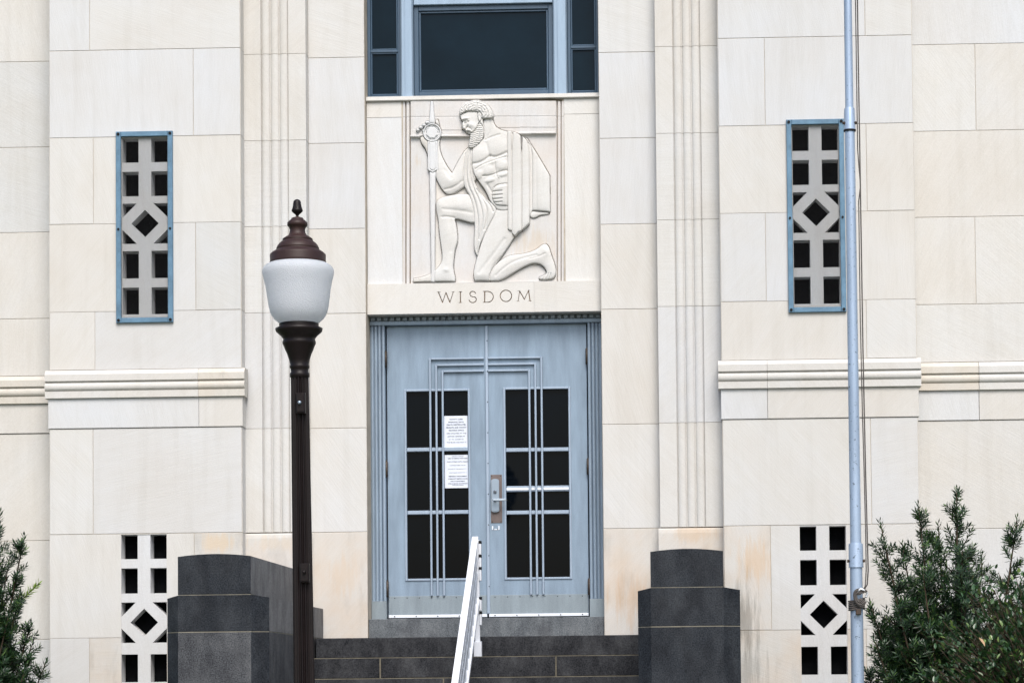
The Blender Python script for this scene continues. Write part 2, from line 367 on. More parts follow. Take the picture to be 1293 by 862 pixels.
# ------------------------------------------------------------------ courthouse
B = thing('courthouse', 'cream limestone courthouse front with fluted pilasters, carved kneeling figure and blue metal doors', 'building', (0, .5, GZ))
ROWS = [(6.27, 7.08), (5.455, 6.27), (4.64, 5.455), (3.832, 4.64), (3.015, 3.832), (2.475, 3.015), (.955, 1.93), (0.0, .955), (-.72, 0.0), (-1.45, -.72), (GZ-.1, -1.45)]
UPR = [(7.08, 7.9), (7.9, 8.7)]
ZL = (2.475, 1.93)
X = lambda px, py, Y=0: at(px, py, Y).x
PV = {  # vertical joints on the piers, left pier and right pier, for every course
 6.27: ([-2.67], [3.55]), 5.455: ([X(113, 30)], [X(1092, 25)]), 4.64: ([X(244, 118)], [X(965.6, 105)]), 3.832: ([X(118, 228)], [X(1094, 205)]),
 3.015: ([X(247, 335)], [X(967, 320)]), 2.475: ([X(120, 430)], [X(1094, 420)]), .955: ([X(117.5, 600)], [X(1100, 600)]),
 0.0: ([X(245, 690)], [X(973.7, 730)]), -.72: ([X(113, 840)], [3.5]), -1.45: ([-2.7], [2.7]), GZ-.1: ([-3.6], [3.5]), 7.08: ([-3.5], [3.5]), 7.9: ([-2.7], [2.7])}
GU = (at(152.5, 173, 0).x, at(211, 173, 0).x, 2.955, 4.638)   # upper lattice opening (left)
gw = .2115
HU = {-1: (-3.108-gw, -3.108+gw, 2.97, 4.635), 1: (3.098-gw, 3.098+gw, 2.97, 4.635)}
HL = {-1: (-3.126-gw, -3.126+gw, -.74, .948), 1: (3.118-gw, 3.118+gw, -.74, .955)}
for s in (-1, 1):
    xa, xb = sorted((s*2.215, s*4.0))
    mb = MB(); mb2 = MB()
    for (z0, z1) in ROWS+UPR:
        cuts = [xa]+PV[z0][0 if s < 0 else 1]+[xb]
        for q in range(len(cuts)-1):
            low = z1 < 1.0
            st = low and ((s < 0 and q == len(cuts)-2) or (s > 0 and q == 0))
            hole = HL[s] if z1 < 1.0 else HU[s]
            stone(mb, cuts[q], cuts[q+1], z0, z1, 0, 2 if st else 0, hole)
    mb.v = [(x, y, z) for x, y, z in mb.v]
    # the pier's returns to the planes beside it
    for xx, yy in ((s*2.215, .30), (s*4.0, .45)):
        xo = xx+math.copysign(.003, xx)*(1 if abs(xx) > 3 else -1)
        x0, x1 = sorted((xo, xo-math.copysign(.18, xx) if abs(xx) > 3 else xo+math.copysign(.18, xx)))
        for (z0, z1) in ROWS+UPR+[(1.93, 2.475)]: mb.box(x0, x1, .008, yy, z0+G, z1-G, 0)
    mb.box(xa+.01, xb-.01, .60, .70, GZ-.1, 8.7, 3)      # near-black slab, painting the shade of the hollow behind the lattices
    p = mb.build('corner_pier', ['stone', 'mortar', 'stained', 'dark'], B)
    # ledge on the pier
    def ledge_profile(y, ztop, zbot):
        "stepped moulding: weathered top, fillet, torus, fillet, fascia (y, z)"
        a = [(y+.14, ztop), (y-.012, ztop-.004), (y-.046, ztop-.045), (y-.046, ztop-.105), (y-.022, ztop-.108), (y-.022, ztop-.122)]
        for k in range(9):
            t = math.pi*k/8; a.append((y-.024-.024*math.sin(t), ztop-.158+.036*math.cos(t)))
        a += [(y-.022, ztop-.198), (y-.034, ztop-.200), (y-.034, ztop-.262), (y-.010, ztop-.266), (y+.14, ztop-.266)]
        return a
    mb = MB()
    e = .034
    jl = [xa-e, -2.61 if s < 0 else 2.68, xb+e] if s < 0 else [xa-e, X(969, 500), xb+e]
    for q in range(2):
        x0 = jl[q]+(G*.6 if q else 0); x1 = jl[q+1]-(0 if q else G*.6)
        pf = ledge_profile(0, 2.475, 1.937)
        mb.prism_x(pf, x0, x1, 1 if (s < 0 and q == 1) else 0)
        mb.box(x0+(.023 if q == 0 else 0), x1-(.023 if q else 0), -.010, .14, 1.934, 2.2085, 0, .003)
    mb.build('band_course', ['stone', 'ledge'], B)
    # wing walls
    wa, wb = sorted((s*3.99, s*9.0))
    mb = MB()
    cutw = {5.455: 4.62, 3.832: None, 4.64: 4.62} if s > 0 else {}
    for (z0, z1) in ROWS+UPR:
        if s > 0: xs = [wa, {4.64: X(1231.6, 108, .35), 3.015: X(1231.6, 325, .35), 6.27: 4.6}.get(z0, 5.3), 6.6, 7.7, wb]
        else: xs = [wa, -7.7, -6.6, {4.64: -5.5, 3.015: -5.0}.get(z0, -5.3), wb]
        for q in range(len(xs)-1): stone(mb, xs[q], xs[q+1], z0-(.03 if .9 < z0 < 1 else 0), z1-(.03 if .9 < z1 < 1 else 0), .35, 0)
    mb.build('wing_wall', ['stone', 'mortar'], B)
    mb = MB(); pf = ledge_profile(.35, 2.475, 1.937)
    jj = [wa+.0, X(1236, 500, .35), wb] if s > 0 else [wa, -5.6, wb]
    for q in range(2):
        mb.prism_x(pf, jj[q]+(G if q else 0), jj[q+1]-(0 if q else G), 1 if (s > 0 and q == 0) or (s < 0 and q == 1) else 0)
        mb.box(jj[q]+(G if q else 0), jj[q+1]-(0 if q else G), .340, .49, 1.934, 2.2085, 0, .003)
    mb.build('band_course', ['stone', 'ledge'], B)
    # pilasters with three reeds
    mb = MB()
    def reed_profile(a, b2):   # a inner edge |x|, b2 outer edge
        r0, r1 = 1.797, 2.050; w3 = (r1-r0)/3; pts = [(a, 0)]
        pts += [(r0-.004, 0), (r0, .022)]
        for k in range(3):
            c = r0+w3*(k+.5); rr = w3/2-.004
            for t in range(9):
                th = math.pi*(1-t/8); pts.append((c+rr*math.cos(th), .022-.026*math.sin(th)))
        pts += [(r1, .022), (r1+.004, 0), (b2, 0)]
        return pts
    fl = reed_profile(1.632, 2.215)
    rows_p = [(8.0, 8.7), (7.06, 8.0), (6.25, 7.06), (5.435, 6.25), (4.622, 5.435), (3.815, 4.622), (3.008, 3.815), (1.928, 3.008), (.962, 1.928)]
    for (z0, z1) in rows_p:
        for g_, mi in ((G, 0), (0, 1)):
            off = .005 if mi else 0
            pr = [(s*min(max(x, 1.632+off), 2.215-off), .165+y+off) for x, y in fl]+[(s*(2.215-off), .4), (s*(1.632+off), .4)]
            mb.prism_z(pr, z0+g_, z1-g_, mi)
    mb.build('fluted_pilaster', ['stone', 'mortar'], B)
    mb = MB()   # its plain base, slightly proud with a sloped top
    for (z0, z1) in [(.0, .957), (-1.1, 0), (GZ-.1, -1.1)]:
        x0, x1 = sorted((s*1.615, s*2.213))
        if z1 > .9: mb.prism_x([(.4, z1-.004), (.155, z1-.004), (.149, z1-.02), (.145, z1-.05), (.145, z0+G), (.4, z0+G)], x0, x1, 0)
        else: mb.box(x0, x1, .145, .4, z0+G, z1-G, 0)
        mb.box(x0+.004, x1-.004, .152, .4, z0, z1-.08, 1)
    mb.build('pilaster_base', ['stained', 'mortar'], B)
    # door surround wall
    mb = MB(); x0, x1 = sorted((s*1.10, s*1.632))
    rows_i = [(8.0, 8.7), (7.05, 8.0), (6.24, 7.05), (5.425, 6.24), (4.615, 5.425), (3.807, 4.615), (3.01, 3.807), (1.935, 3.01), (.965, 1.935), (-.04, .965)]
    for (z0, z1) in rows_i: stone(mb, x0, x1, z0, z1, .3, 2 if z1 < 1 else 0, None, .36)
    mb.build('door_surround', ['stone', 'mortar', 'stained'], B)
# wall over the window, behind everything
mb = MB(); stone(mb, -1.10, 1.10, 7.9, 8.7, .34, 0); mb.box(-9, 9, .95, 1.2, GZ-.1, 8.7, 1); mb.box(-9.2, 9.2, -.1, 14, 8.7, 9.0, 1)
mb.box(-9.0, -8.8, .5, 14, GZ-.1, 8.7, 0); mb.box(8.8, 9.0, .5, 14, GZ-.1, 8.7, 0); mb.box(-9, 9, 13.8, 14, GZ-.1, 8.7, 0)
mb.build('wall', ['stone', 'mortar'], B)

# lattices -------------------------------------------------------------
def rect(x0, x1, z0, z1): return [(x0, z0), (x1, z0), (x1, z1), (x0, z1)]
def lattice(name, box, vis, kind):
    x0, x1, z0, z1 = box; cx = (x0+x1)/2; holes = []
    hw = .151; zm = vis['mid']
    e = .0015
    L, Rr = x0+.0015, x1-.0015
    for (a, b2) in vis['rows']:
        holes += [rect(L, L+hw, a, b2), rect(Rr-hw, Rr, a, b2)]
    t = .132; h = vis['half']
    for sx, edge in ((1, L), (-1, Rr)):
        holes.append([(edge, zm+h), (edge+sx*t, zm+h), (edge, zm+h-t)][::sx])
        holes.append([(edge, zm-h), (edge+sx*t, zm-h), (edge, zm-h+t)][::-sx])
    d = .128; holes.append([(cx, zm+d), (cx+d, zm), (cx, zm-d), (cx-d, zm)])
    o = shape2d(name, rect(x0, x1, z0, z1), holes, .006, .155, ['relief' if kind == 'up' else 'stone'], B)
    return o
upvis = dict(rows=[(4.40, 4.628), (4.085, 4.315), (3.32, 3.575), (2.985, 3.235)], mid=3.83, half=.188)
def mk_up(z): return z
for s in (-1, 1):
    lat = lattice('stone_lattice', HU[s], upvis, 'up')
    lowvis = dict(rows=[(.722, .944), (.405, .637), (-.41, -.155), (-.73, -.49)], mid=.137, half=.186)
    lattice('stone_lattice', HL[s], lowvis, 'low')
    x0, x1, z0, z1 = HU[s]
    # galvanised frame round the upper lattice, with insect screen and bolts
    fx0, fx1, fz0, fz1 = x0-.053, x1+.053, z0-.066, z1+.050; w = .047
    mb = MB(); mb.box(fx0, fx0+w, -.028, .001, fz0, fz1, 0, .004); mb.box(fx1-w, fx1, -.028, .001, fz0, fz1, 0, .004)
    mb.box(fx0+w, fx1-w, -.027, .001, fz1-w, fz1, 0, .004); mb.box(fx0+w, fx1-w, -.027, .001, fz0, fz0+w, 0, .004)
    fr = mb.build('grille_frame', ['blue_frame'], B)
    mb = MB(); mb.box(fx0+w-.004, fx1-w+.004, -.010, -.009, fz0+w-.004, fz1-w+.004, 0)
    mb.build('insect_screen', ['screen'], fr)
    for bx in (fx0+w/2, fx1-w/2):
        for bz in (fz0+w/2, (fz0+fz1)/2-.02, fz1-w/2):
            mb = MB(); r = .014 if abs(bz-(fz0+fz1)/2) > .1 else .011
            mb.add([(bx+r*math.cos(k*math.pi/4), -.036, bz+r*math.sin(k*math.pi/4)) for k in range(8)]+[(bx+r*math.cos(k*math.pi/4), -.027, bz+r*math.sin(k*math.pi/4)) for k in range(8)],
                   [tuple(range(8))]+[(k, (k+1) % 8, 8+(k+1) % 8, 8+k) for k in range(8)], 0)
            mb.build('bolt', ['black'], fr)
    for bx0 in HU[s], HL[s]:
        mb = MB(); mb.box(bx0[0]-.03, bx0[1]+.03, .17, .18, bx0[2]-.03, bx0[3]+.03, 0)
        mb.build('vent_screen', ['mesh_dark'], lat if bx0 is HU[s] else B)

# window above the relief ------------------------------------------------
WZ = 5.082
mb = MB()
def sash(mb, x0, x1, z0, z1, w, y):
    mb.box(x0, x0+w, y, y+.05, z0, z1, 0, .004); mb.box(x1-w, x1, y, y+.05, z0, z1, 0, .004)
    mb.box(x0+w, x1-w, y+.001, y+.05, z1-w, z1, 0, .004); mb.box(x0+w, x1-w, y+.001, y+.05, z0, z0+w, 0, .004)
def pane(x0, x1, z0, z1, y, par, m='glass_win'):
    b = MB(); b.box(x0, x1, y, y+.008, z0, z1, 0); return b.build('pane', [m], par)
win = MB()
for (x0, x1, zr) in ((-1.10, -.778, 5.535), (.800, 1.10, 5.54)):
    sash(win, x0, x1, WZ, 7.9, .030, .505)
    sash(win, x0+.032, x1-.032, WZ+.032, zr-.012, .014, .515); sash(win, x0+.032, x1-.032, zr+.012, 6.6, .014, .515)
    win.box(x0+.03, x1-.03, .508, .55, zr-.012, zr+.012, 0, .003)
sash(win, -.655, .665, WZ+.012, 5.955, .045, .50); sash(win, -.608, .618, WZ+.059, 5.908, .018, .515)
sash(win, -.655, .665, 6.05, 7.9, .045, .50)
wf = win.build('window', ['win_frame'], B)
wb_ = MB(); wb_.box(-.655, .665, .47, .54, 5.958, 6.048, 0, .006); wb_.build('transom_rail', ['mullion'], wf)
for x0, x1 in ((-.776, -.657), (.667, .798)):
    mm = MB(); xm = x0+.045
    mm.prism_z([(x0, .46), (x0+.012, .45), (xm, .45), (xm, .435), (x1-.012, .435), (x1, .45), (x1, .56), (x0, .56)], WZ-.03, 7.9, 0)
    mm.build('mullion', ['mullion'], wf)
pane(-1.06, -.81, WZ+.05, 5.52, .535, wf); pane(-1.06, -.81, 5.55, 7.88, .535, wf)
pane(.83, 1.07, WZ+.05, 5.52, .535, wf); pane(.83, 1.07, 5.55, 7.88, .535, wf)
pane(-.60, .61, WZ+.07, 5.90, .535, wf); pane(-.62, .63, 6.08, 7.88, .535, wf)
mb = MB()   # sill
mb.prism_x([(.7, WZ-.001), (.43, WZ-.001), (.395, WZ-.012), (.392, WZ-.045), (.40, WZ-.052), (.7, WZ-.052)], -1.098, 1.098, 0)
mb.build('window_sill', ['relief'], B)

# ------------------------------------------------------------------ carved relief
PY = .42
p00, p10, p01 = at(500, 110, PY), at(720, 110, PY), at(500, 370, PY)
p11 = at(720, 370, PY)
def uv2x(u, v): return p00.x+(p10.x-p00.x)*u/729+(p01.x-p00.x)*v/862+(p11.x-p10.x-p01.x+p00.x)*u*v/729/862
def uv2z(u, v): return p00.z+(p10.z-p00.z)*u/729+(p01.z-p00.z)*v/862+(p11.z-p10.z-p01.z+p00.z)*u*v/729/862
ST = 1.5; U0, U1, V0, V1 = 30, 702, 60, 824
us = np.arange(U0, U1+.01, ST); vs_ = np.arange(V0, V1+.01, ST); UU, VV = np.meshgrid(us, vs_)
HH = np.zeros_like(UU); LB = np.zeros(UU.shape, int); CRV = np.zeros(UU.shape, bool)
def seg_dist(P, closed, uu=UU, vv=VV):
    P = np.array(P, float); n = len(P); d = np.full(uu.shape, 1e9)
    for i in range(n if closed else n-1):
        a = P[i]; b2 = P[(i+1) % n]; e = b2-a; L = (e@e) or 1e-9
        t = np.clip(((uu-a[0])*e[0]+(vv-a[1])*e[1])/L, 0, 1)
        d = np.minimum(d, (uu-a[0]-t*e[0])**2+(vv-a[1]-t*e[1])**2)
    return np.sqrt(d)
def inside(P, uu=UU, vv=VV):
    r = np.zeros(uu.shape, bool); n = len(P)
    for i in range(n):
        (x1, y1), (x2, y2) = P[i], P[(i+1) % n]
        if y1 == y2: continue
        c = ((y1 > vv) != (y2 > vv)) & (uu < (x2-x1)*(vv-y1)/(y2-y1)+x1); r ^= c
    return r
def smooth_poly(P, k=2, sharp=()):
    "Chaikin corner cutting, keeping the corners listed in sharp"
    P = [tuple(map(float, p)) for p in P]; keep = {P[i] for i in sharp}
    for _ in range(k):
        Q = []
        n = len(P)
        for i in range(n):
            a, b2, c = P[i-1], P[i], P[(i+1) % n]
            if b2 in keep: Q.append(b2)
            else: Q += [(b2[0]*.75+a[0]*.25, b2[1]*.75+a[1]*.25), (b2[0]*.75+c[0]*.25, b2[1]*.75+c[1]*.25)]
        P = Q
    return P
def chain(P, k=2):
    P = [tuple(map(float, p)) for p in P]
    for _ in range(k):
        Q = [P[0]]
        for a, b2 in zip(P, P[1:]): Q += [(a[0]*.75+b2[0]*.25, a[1]*.75+b2[1]*.25), (a[0]*.25+b2[0]*.75, a[1]*.25+b2[1]*.75)]
        P = Q+[P[-1]]
    return P
def layer(P, z0, t, label, rim=2.6, it=220, out=.016, ow=2.0, smooth=2, sharp=(), power=.5, lay=True):
    "inflate the outline into a rounded form of height z0..z0+t and lay it over what is there"
    global HH, LB, CRV
    if smooth: P = smooth_poly(P, smooth, sharp)
    msk = inside(P); d = seg_dist(P, True)
    u = np.where(msk, d, 0); dm = u.max()
    w = np.where(msk, u*(2*dm-u), 0)
    ys, xs = np.where(msk); sl = (slice(max(ys.min()-1, 0), ys.max()+2), slice(max(xs.min()-1, 0), xs.max()+2))
    q = w[sl].copy(); mk = msk[sl]; src = ST*ST*.9
    for _ in range(it):
        a = np.pad(q, 1, mode='edge')
        q = np.where(mk, (a[2:, 1:-1]+a[:-2, 1:-1]+a[1:-1, 2:]+a[1:-1, :-2])/4+src/2, 0)
    w[sl] = q; w = w/w.max()
    h = z0+t*np.power(np.clip(w, 0, 1), power)
    edge = np.clip(d/rim, 0, 1); h = h*(np.sqrt(1-(1-edge)**2)*.45+.55) if lay else h
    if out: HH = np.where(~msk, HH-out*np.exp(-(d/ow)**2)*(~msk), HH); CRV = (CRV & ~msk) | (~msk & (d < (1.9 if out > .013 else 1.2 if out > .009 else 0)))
    HH = np.where(msk, h, HH); LB = np.where(msk, label, LB)
    return msk
def groove(P, w, dep, msk=None, k=2):
    global HH
    d = seg_dist(chain(P, k) if k else P, False); g_ = dep*np.exp(-(d/w)**2)
    HH = HH-(g_ if msk is None else np.where(msk, g_, 0))
def blob(c, r, amp, rot=0, msk=None, flat=2.0):
    global HH
    ca, sa = math.cos(R(rot)), math.sin(R(rot)); a = ((UU-c[0])*ca+(VV-c[1])*sa)/r[0]; b2 = (-(UU-c[0])*sa+(VV-c[1])*ca)/r[1]
    g_ = amp*np.exp(-((a*a+b2*b2)**(flat/2))); HH = HH+(g_ if msk is None else np.where(msk, g_, 0))
# ground of the panel: upper field and horizontal bar, sunk lower field
inner = (UU > 61) & (UU < 670)
lip = np.where(UU < 330, 212-(UU-62)*.004, 201-(UU-420)*.01)
HH = np.where(inner & (VV < lip), .016, 0)
HH = np.where(inner & (VV < lip-3) & (VV > lip-26), .024, HH)
HH = np.where(inner & (VV < lip) & (VV > lip-7), .034, HH)
HH = np.where(inner & (VV < lip-26) & (VV > lip-29), .008, HH)
HH = np.where((VV > lip-30) & (VV < lip) & (UU < 116) & (VV < lip-7) & inner, .018, HH)
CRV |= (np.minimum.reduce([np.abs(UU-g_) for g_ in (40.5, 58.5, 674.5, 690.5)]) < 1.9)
for gx in (40.5, 58.5, 674.5, 690.5):
    HH -= .030*np.exp(-((UU-gx)/2.6)**4)
FIG, SWD = 1, 2
# far arm (forearm rising to the sword, upper arm), legs, trunk, drapery, head: back to front
kl = layer([(424, 490), (395, 560), (370, 620), (347, 690), (332, 745), (324, 785), (330, 812), (395, 813), (430, 800), (410, 760), (440, 715), (472, 670), (502, 622), (520, 560), (505, 480)], .026, .022, FIG, sharp=(6, 7))
groove([(455, 640), (420, 690), (380, 740), (350, 780)], 7, .005, kl); blob((355, 790), (26, 18), .007, 0, kl); groove([(402, 770), (412, 745), (440, 715)], 4, .006, kl)
calf = layer([(392, 790), (415, 747), (450, 718), (482, 704), (540, 700), (588, 682), (610, 663), (626, 656), (640, 668), (650, 702), (662, 735), (671, 768), (668, 792), (655, 806), (600, 808), (598, 797), (628, 785), (632, 772), (616, 750), (598, 741), (575, 739), (540, 752), (500, 775), (460, 800), (430, 813), (395, 813)], .024, .020, FIG, sharp=(24, 25))
groove([(420, 790), (470, 745), (520, 722), (590, 705)], 5, .005, calf); groove([(560, 722), (600, 712), (625, 700)], 4, .004, calf)
blob((628, 690), (14, 22), .008, -20, calf)
for k in range(4): groove([(604+k*13, 806), (612+k*12, 792), (622+k*9, 782)], 2.0, .007, calf, 1)
leg = layer([(169, 492), (175, 476), (190, 466), (222, 457), (292, 447), (335, 462), (350, 520), (335, 575), (290, 564), (246, 551), (252, 575), (258, 610), (259, 650), (252, 672), (247, 690), (243, 725), (240, 760), (249, 800), (249, 815), (72, 817), (76, 803), (110, 797), (142, 785), (170, 766), (192, 738), (196, 712), (192, 680), (186, 640), (180, 590), (178, 555), (170, 520)], .028, .020, FIG, sharp=(18, 19, 20))
groove([(196, 548), (215, 546), (245, 551)], 5, .007, leg); blob((190, 500), (17, 24), .009, 0, leg); blob((275, 500), (60, 26), .008, -4, leg); groove([(200, 515), (260, 520), (320, 530)], 7, .005, leg)
blob((220, 610), (20, 50), .006, 0, leg); groove([(232, 560), (238, 640), (232, 690)], 5, .004, leg); blob((212, 768), (11, 9), .008, 0, leg)
blob((222, 735), (10, 30), .004, 0, leg); groove([(150, 812), (148, 790)], 3, .004, leg)
for k in range(3): groove([(78, 800+k*5), (104, 800+k*5)], 1.4, .004, leg, 0)
arm = layer([(100, 214), (112, 208), (186, 208), (181, 250), (192, 292), (215, 335), (236, 363), (262, 310), (300, 250), (340, 255), (345, 400), (287, 420), (255, 442), (228, 453), (206, 447), (185, 418), (170, 387), (150, 340), (133, 290), (126, 262), (108, 240)], .020, .022, FIG, sharp=(6,))
blob((228, 395), (34, 24), .010, 40, arm); groove([(205, 432), (245, 425), (282, 395)], 5, .006, arm); blob((262, 372), (20, 40), .006, 25, arm); groove([(205, 350), (232, 385)], 6, .004, arm)
torso = layer([(318, 262), (345, 235), (372, 222), (368, 190), (362, 140), (405, 132), (413, 163), (436, 182), (467, 190), (500, 200), (520, 300), (520, 480), (478, 520), (424, 520), (398, 488), (378, 438), (350, 402), (326, 366), (320, 330)], .038, .018, FIG, sharp=(), power=.42)
groove([(320, 325), (345, 324), (372, 312), (392, 296)], 5, .010, torso); groove([(396, 293), (412, 300), (440, 292), (475, 274)], 5, .010, torso); groove([(380, 240), (388, 270), (394, 296)], 6, .005, torso)
blob((350, 285), (34, 30), .008, -20, torso, 3); blob((432, 255), (38, 36), .009, -10, torso, 3)
blob((400, 322), (60, 8), .007, -18, torso); groove([(335, 348), (365, 330), (400, 318), (440, 302), (475, 296)], 3, .007, torso)
for c, rr, a in (((386, 354), (25, 20), -20), ((446, 333), (26, 19), -12), ((352, 372), (14, 18), 30), ((395, 396), (20, 9), -15), ((450, 372), (24, 9), -14)):
    blob(c, rr, .010, a, torso, 4)
groove([(366, 378), (400, 376), (440, 358), (475, 352)], 3, .008, torso); groove([(416, 318), (418, 350), (424, 380)], 3, .006, torso)
blob((430, 402), (36, 26), .004, -10, torso); blob((432, 388), (6, 5), .006, 0, torso); blob((432, 389), (2.5, 2.5), -.012, 0, torso); groove([(385, 415), (400, 440), (420, 470)], 5, .006, torso)
groove([(378, 226), (400, 215), (436, 204)], 4, .006, torso); groove([(404, 150), (400, 190), (385, 215)], 5, .004, torso)
hand = layer([(403, 446), (412, 424), (430, 412), (480, 408), (480, 502), (424, 501), (412, 488), (404, 470)], .052, .018, FIG, sharp=(3, 4), out=.006)
for k, vv in enumerate((443, 459, 475, 489)):
    groove([(402, vv), (425, vv-1), (446, vv-3)], 2.2, .014, hand, 0)
blob((440, 425), (26, 8), .006, -15, hand)
# drapery falling from the near shoulder over the raised thigh
dl = layer([(298, 254), (288, 300), (284, 350), (283, 410), (298, 438), (315, 470), (328, 520), (331, 600), (327, 665), (333, 697), (343, 709), (352, 662), (386, 592), (426, 517), (412, 500), (392, 480), (372, 466), (352, 440), (330, 402), (321, 352), (318, 300), (322, 258)], .034, .020, FIG, sharp=(10,), out=.008)
for P in ([(304, 262), (296, 340), (300, 410), (330, 470), (345, 540), (346, 610), (338, 700)], [(312, 262), (308, 350), (322, 420), (352, 480), (366, 540), (362, 590), (350, 640)],
          [(318, 330), (326, 395), (350, 450), (380, 500), (386, 540), (372, 600)], [(340, 430), (370, 470), (398, 500), (408, 525)]):
    groove(P, 3.2, .013, dl)
# cloak hanging from the far shoulder
cl = layer([(548, 214), (565, 240), (602, 300), (644, 373), (646, 525), (608, 521), (572, 519), (562, 500), (558, 300), (540, 214)], .020, .022, FIG, sharp=(3, 4, 6), power=.3)
cu_ = layer([(560, 520), (608, 524), (642, 527), (640, 534), (602, 538), (590, 547), (575, 551), (560, 545)], .010, .012, FIG, smooth=1)
cd_ = layer([(552, 230), (566, 250), (573, 290), (572, 519), (562, 540), (556, 545)], .018, .010, FIG, smooth=0, out=.006)
cc = layer([(526, 206), (545, 222), (556, 246), (561, 300), (560, 574), (545, 590), (530, 601), (527, 604)], .040, .016, FIG, smooth=1, sharp=(4, 5, 6, 7), out=.010, power=.4)
cb_ = layer([(486, 190), (510, 198), (528, 212), (528, 606), (514, 612), (500, 629), (488, 618), (484, 602)], .050, .016, FIG, smooth=1, sharp=(3, 4, 5, 6, 7), out=.010, power=.4)
ca_ = layer([(468, 190), (486, 190), (487, 604), (482, 608), (470, 600)], .052, .014, FIG, smooth=0, out=.010, power=.4)
groove([(612, 330), (620, 520)], 5, .002, cl); groove([(590, 520), (588, 300)], 4, .003, cl)
# head
face = layer([(272, 122), (270, 128), (276, 143), (282, 148), (280, 160), (277, 172), (279, 180), (288, 184), (294, 183), (292, 190), (300, 198), (312, 202), (318, 230), (345, 235), (368, 200), (368, 150), (362, 118), (320, 100)], .050, .014, FIG, smooth=1, power=.4)
groove([(281, 150), (292, 148), (306, 151)], 3.0, .013, face); blob((290, 140), (15, 4), .016, -10, face); blob((296, 151), (6, 2.6), .014, 5, face); groove([(288, 155), (298, 156), (306, 152)], 1.6, .010, face); blob((340, 150), (9, 20), -.006, 10, face); groove([(292, 182), (300, 172), (312, 180), (322, 192)], 2.5, .006, face)
blob((318, 166), (15, 11), .011, 20, face); blob((284, 168), (5, 13), .014, -8, face); blob((290, 179), (5, 4), .010, 0, face); groove([(297, 184), (298, 176), (304, 168)], 2, .012, face, 1); groove([(296, 196), (306, 194), (318, 198)], 2, .016, face); blob((308, 188), (14, 4), .014, 14, face)
beard = layer([(352, 152), (366, 168), (370, 198), (366, 224), (350, 242), (330, 258), (312, 261), (304, 252), (308, 236), (312, 214), (313, 200), (324, 196), (332, 186), (340, 176), (346, 160)], .052, .014, FIG, smooth=1, power=.4, out=.006)
for k in range(11):
    v0 = 160+k*8.8; u0 = 352-abs(k-3)*1.4
    groove([(u0+20, v0-4), (u0+6, v0+3), (u0-8, v0), (u0-22, v0+7), (u0-34, v0+4)], 2.6, .010, beard, 1)
for k in range(9): blob((366-k*6, 176+k*9.5), (5, 4), .005, 0, beard)
hair = layer([(270, 126), (267, 106), (276, 88), (296, 70), (328, 60), (360, 62), (386, 78), (400, 98), (413, 124), (404, 139), (388, 137), (372, 140), (360, 136), (356, 118), (342, 110), (310, 107), (288, 112)], .064, .014, FIG, smooth=1, power=.4, out=.008)
rs = np.random.RandomState(3)
for ring in range(7):
    rr0 = 16+ring*11
    for k in range(int(rr0*.9)):
        a = 2*math.pi*k/int(rr0*.9)+ring*.3
        blob((340+rr0*1.05*math.cos(a)+rs.uniform(-1.5, 1.5), 112+rr0*.78*math.sin(a)+rs.uniform(-1.5, 1.5)), (4.4, 2.6), .008, math.degrees(a)+50, hair)
HH = np.where(hair, HH-.003, HH)
ear = layer([(343, 116), (354, 110), (362, 120), (362, 138), (356, 153), (349, 150), (345, 135)], .062, .012, FIG, smooth=1, out=.008); blob((354, 130), (4, 10), -.010, 0, ear)
# sword with its ringed guard and the fingers closed round it
blade = layer([(141, 355), (168, 355), (163, 818), (149, 818)], .026, .014, SWD, smooth=0, out=.008, power=.6, rim=3)
layer([(146, 62), (156, 62), (165, 158), (139, 158)], .026, .014, SWD, smooth=0, out=.008, rim=3)
layer([(134, 226), (176, 226), (176, 351), (155, 363), (134, 351)], .034, .010, SWD, smooth=0, out=.008, power=.3, rim=3)
groove([(142, 240), (142, 347), (155, 355), (168, 347), (168, 240)], 1.6, .008, None, 0)
ring_ = [(153+39*math.cos(t*math.pi/18), 195+39*math.sin(t*math.pi/18)) for t in range(36)]
for f, (fu, fv) in enumerate(((133, 153), (119, 164), (106, 174), (93, 184))):
    layer([(fu+9*math.cos(t), fv+7*math.sin(t)) for t in np.linspace(0, 2*math.pi, 13)[:-1]], .030, .020, FIG, smooth=0, out=.008)
    if f < 3: layer([(fu+12+8*math.cos(t), fv+12+6*math.sin(t)) for t in np.linspace(0, 2*math.pi, 13)[:-1]], .026, .014, FIG, smooth=0, out=.004)
layer([(166, 152), (168, 141), (174, 138), (179, 143), (182, 160), (184, 172), (172, 166)], .026, .018, FIG, smooth=1)
dk = layer(ring_, .040, .004, SWD, smooth=0, out=.010, power=.3, rim=3)
d0 = np.hypot(UU-153, VV-195)
HH = np.where(d0 < 32, .030, HH)
an = np.arctan2(VV-195, UU-153); oct_ = 27-3.5*np.abs(np.cos(4*an))
HH = np.where((d0 < 32) & (d0 < oct_), .040, HH); HH -= .012*np.exp(-((d0-oct_)/1.6)**2)*(d0 < 31); HH -= .010*np.exp(-((d0-32)/1.6)**2)
# the stone joint that crosses the panel
HH -= .005*np.exp(-((VV-(127-(UU-60)*.004))/1.3)**4)*(LB == 0)
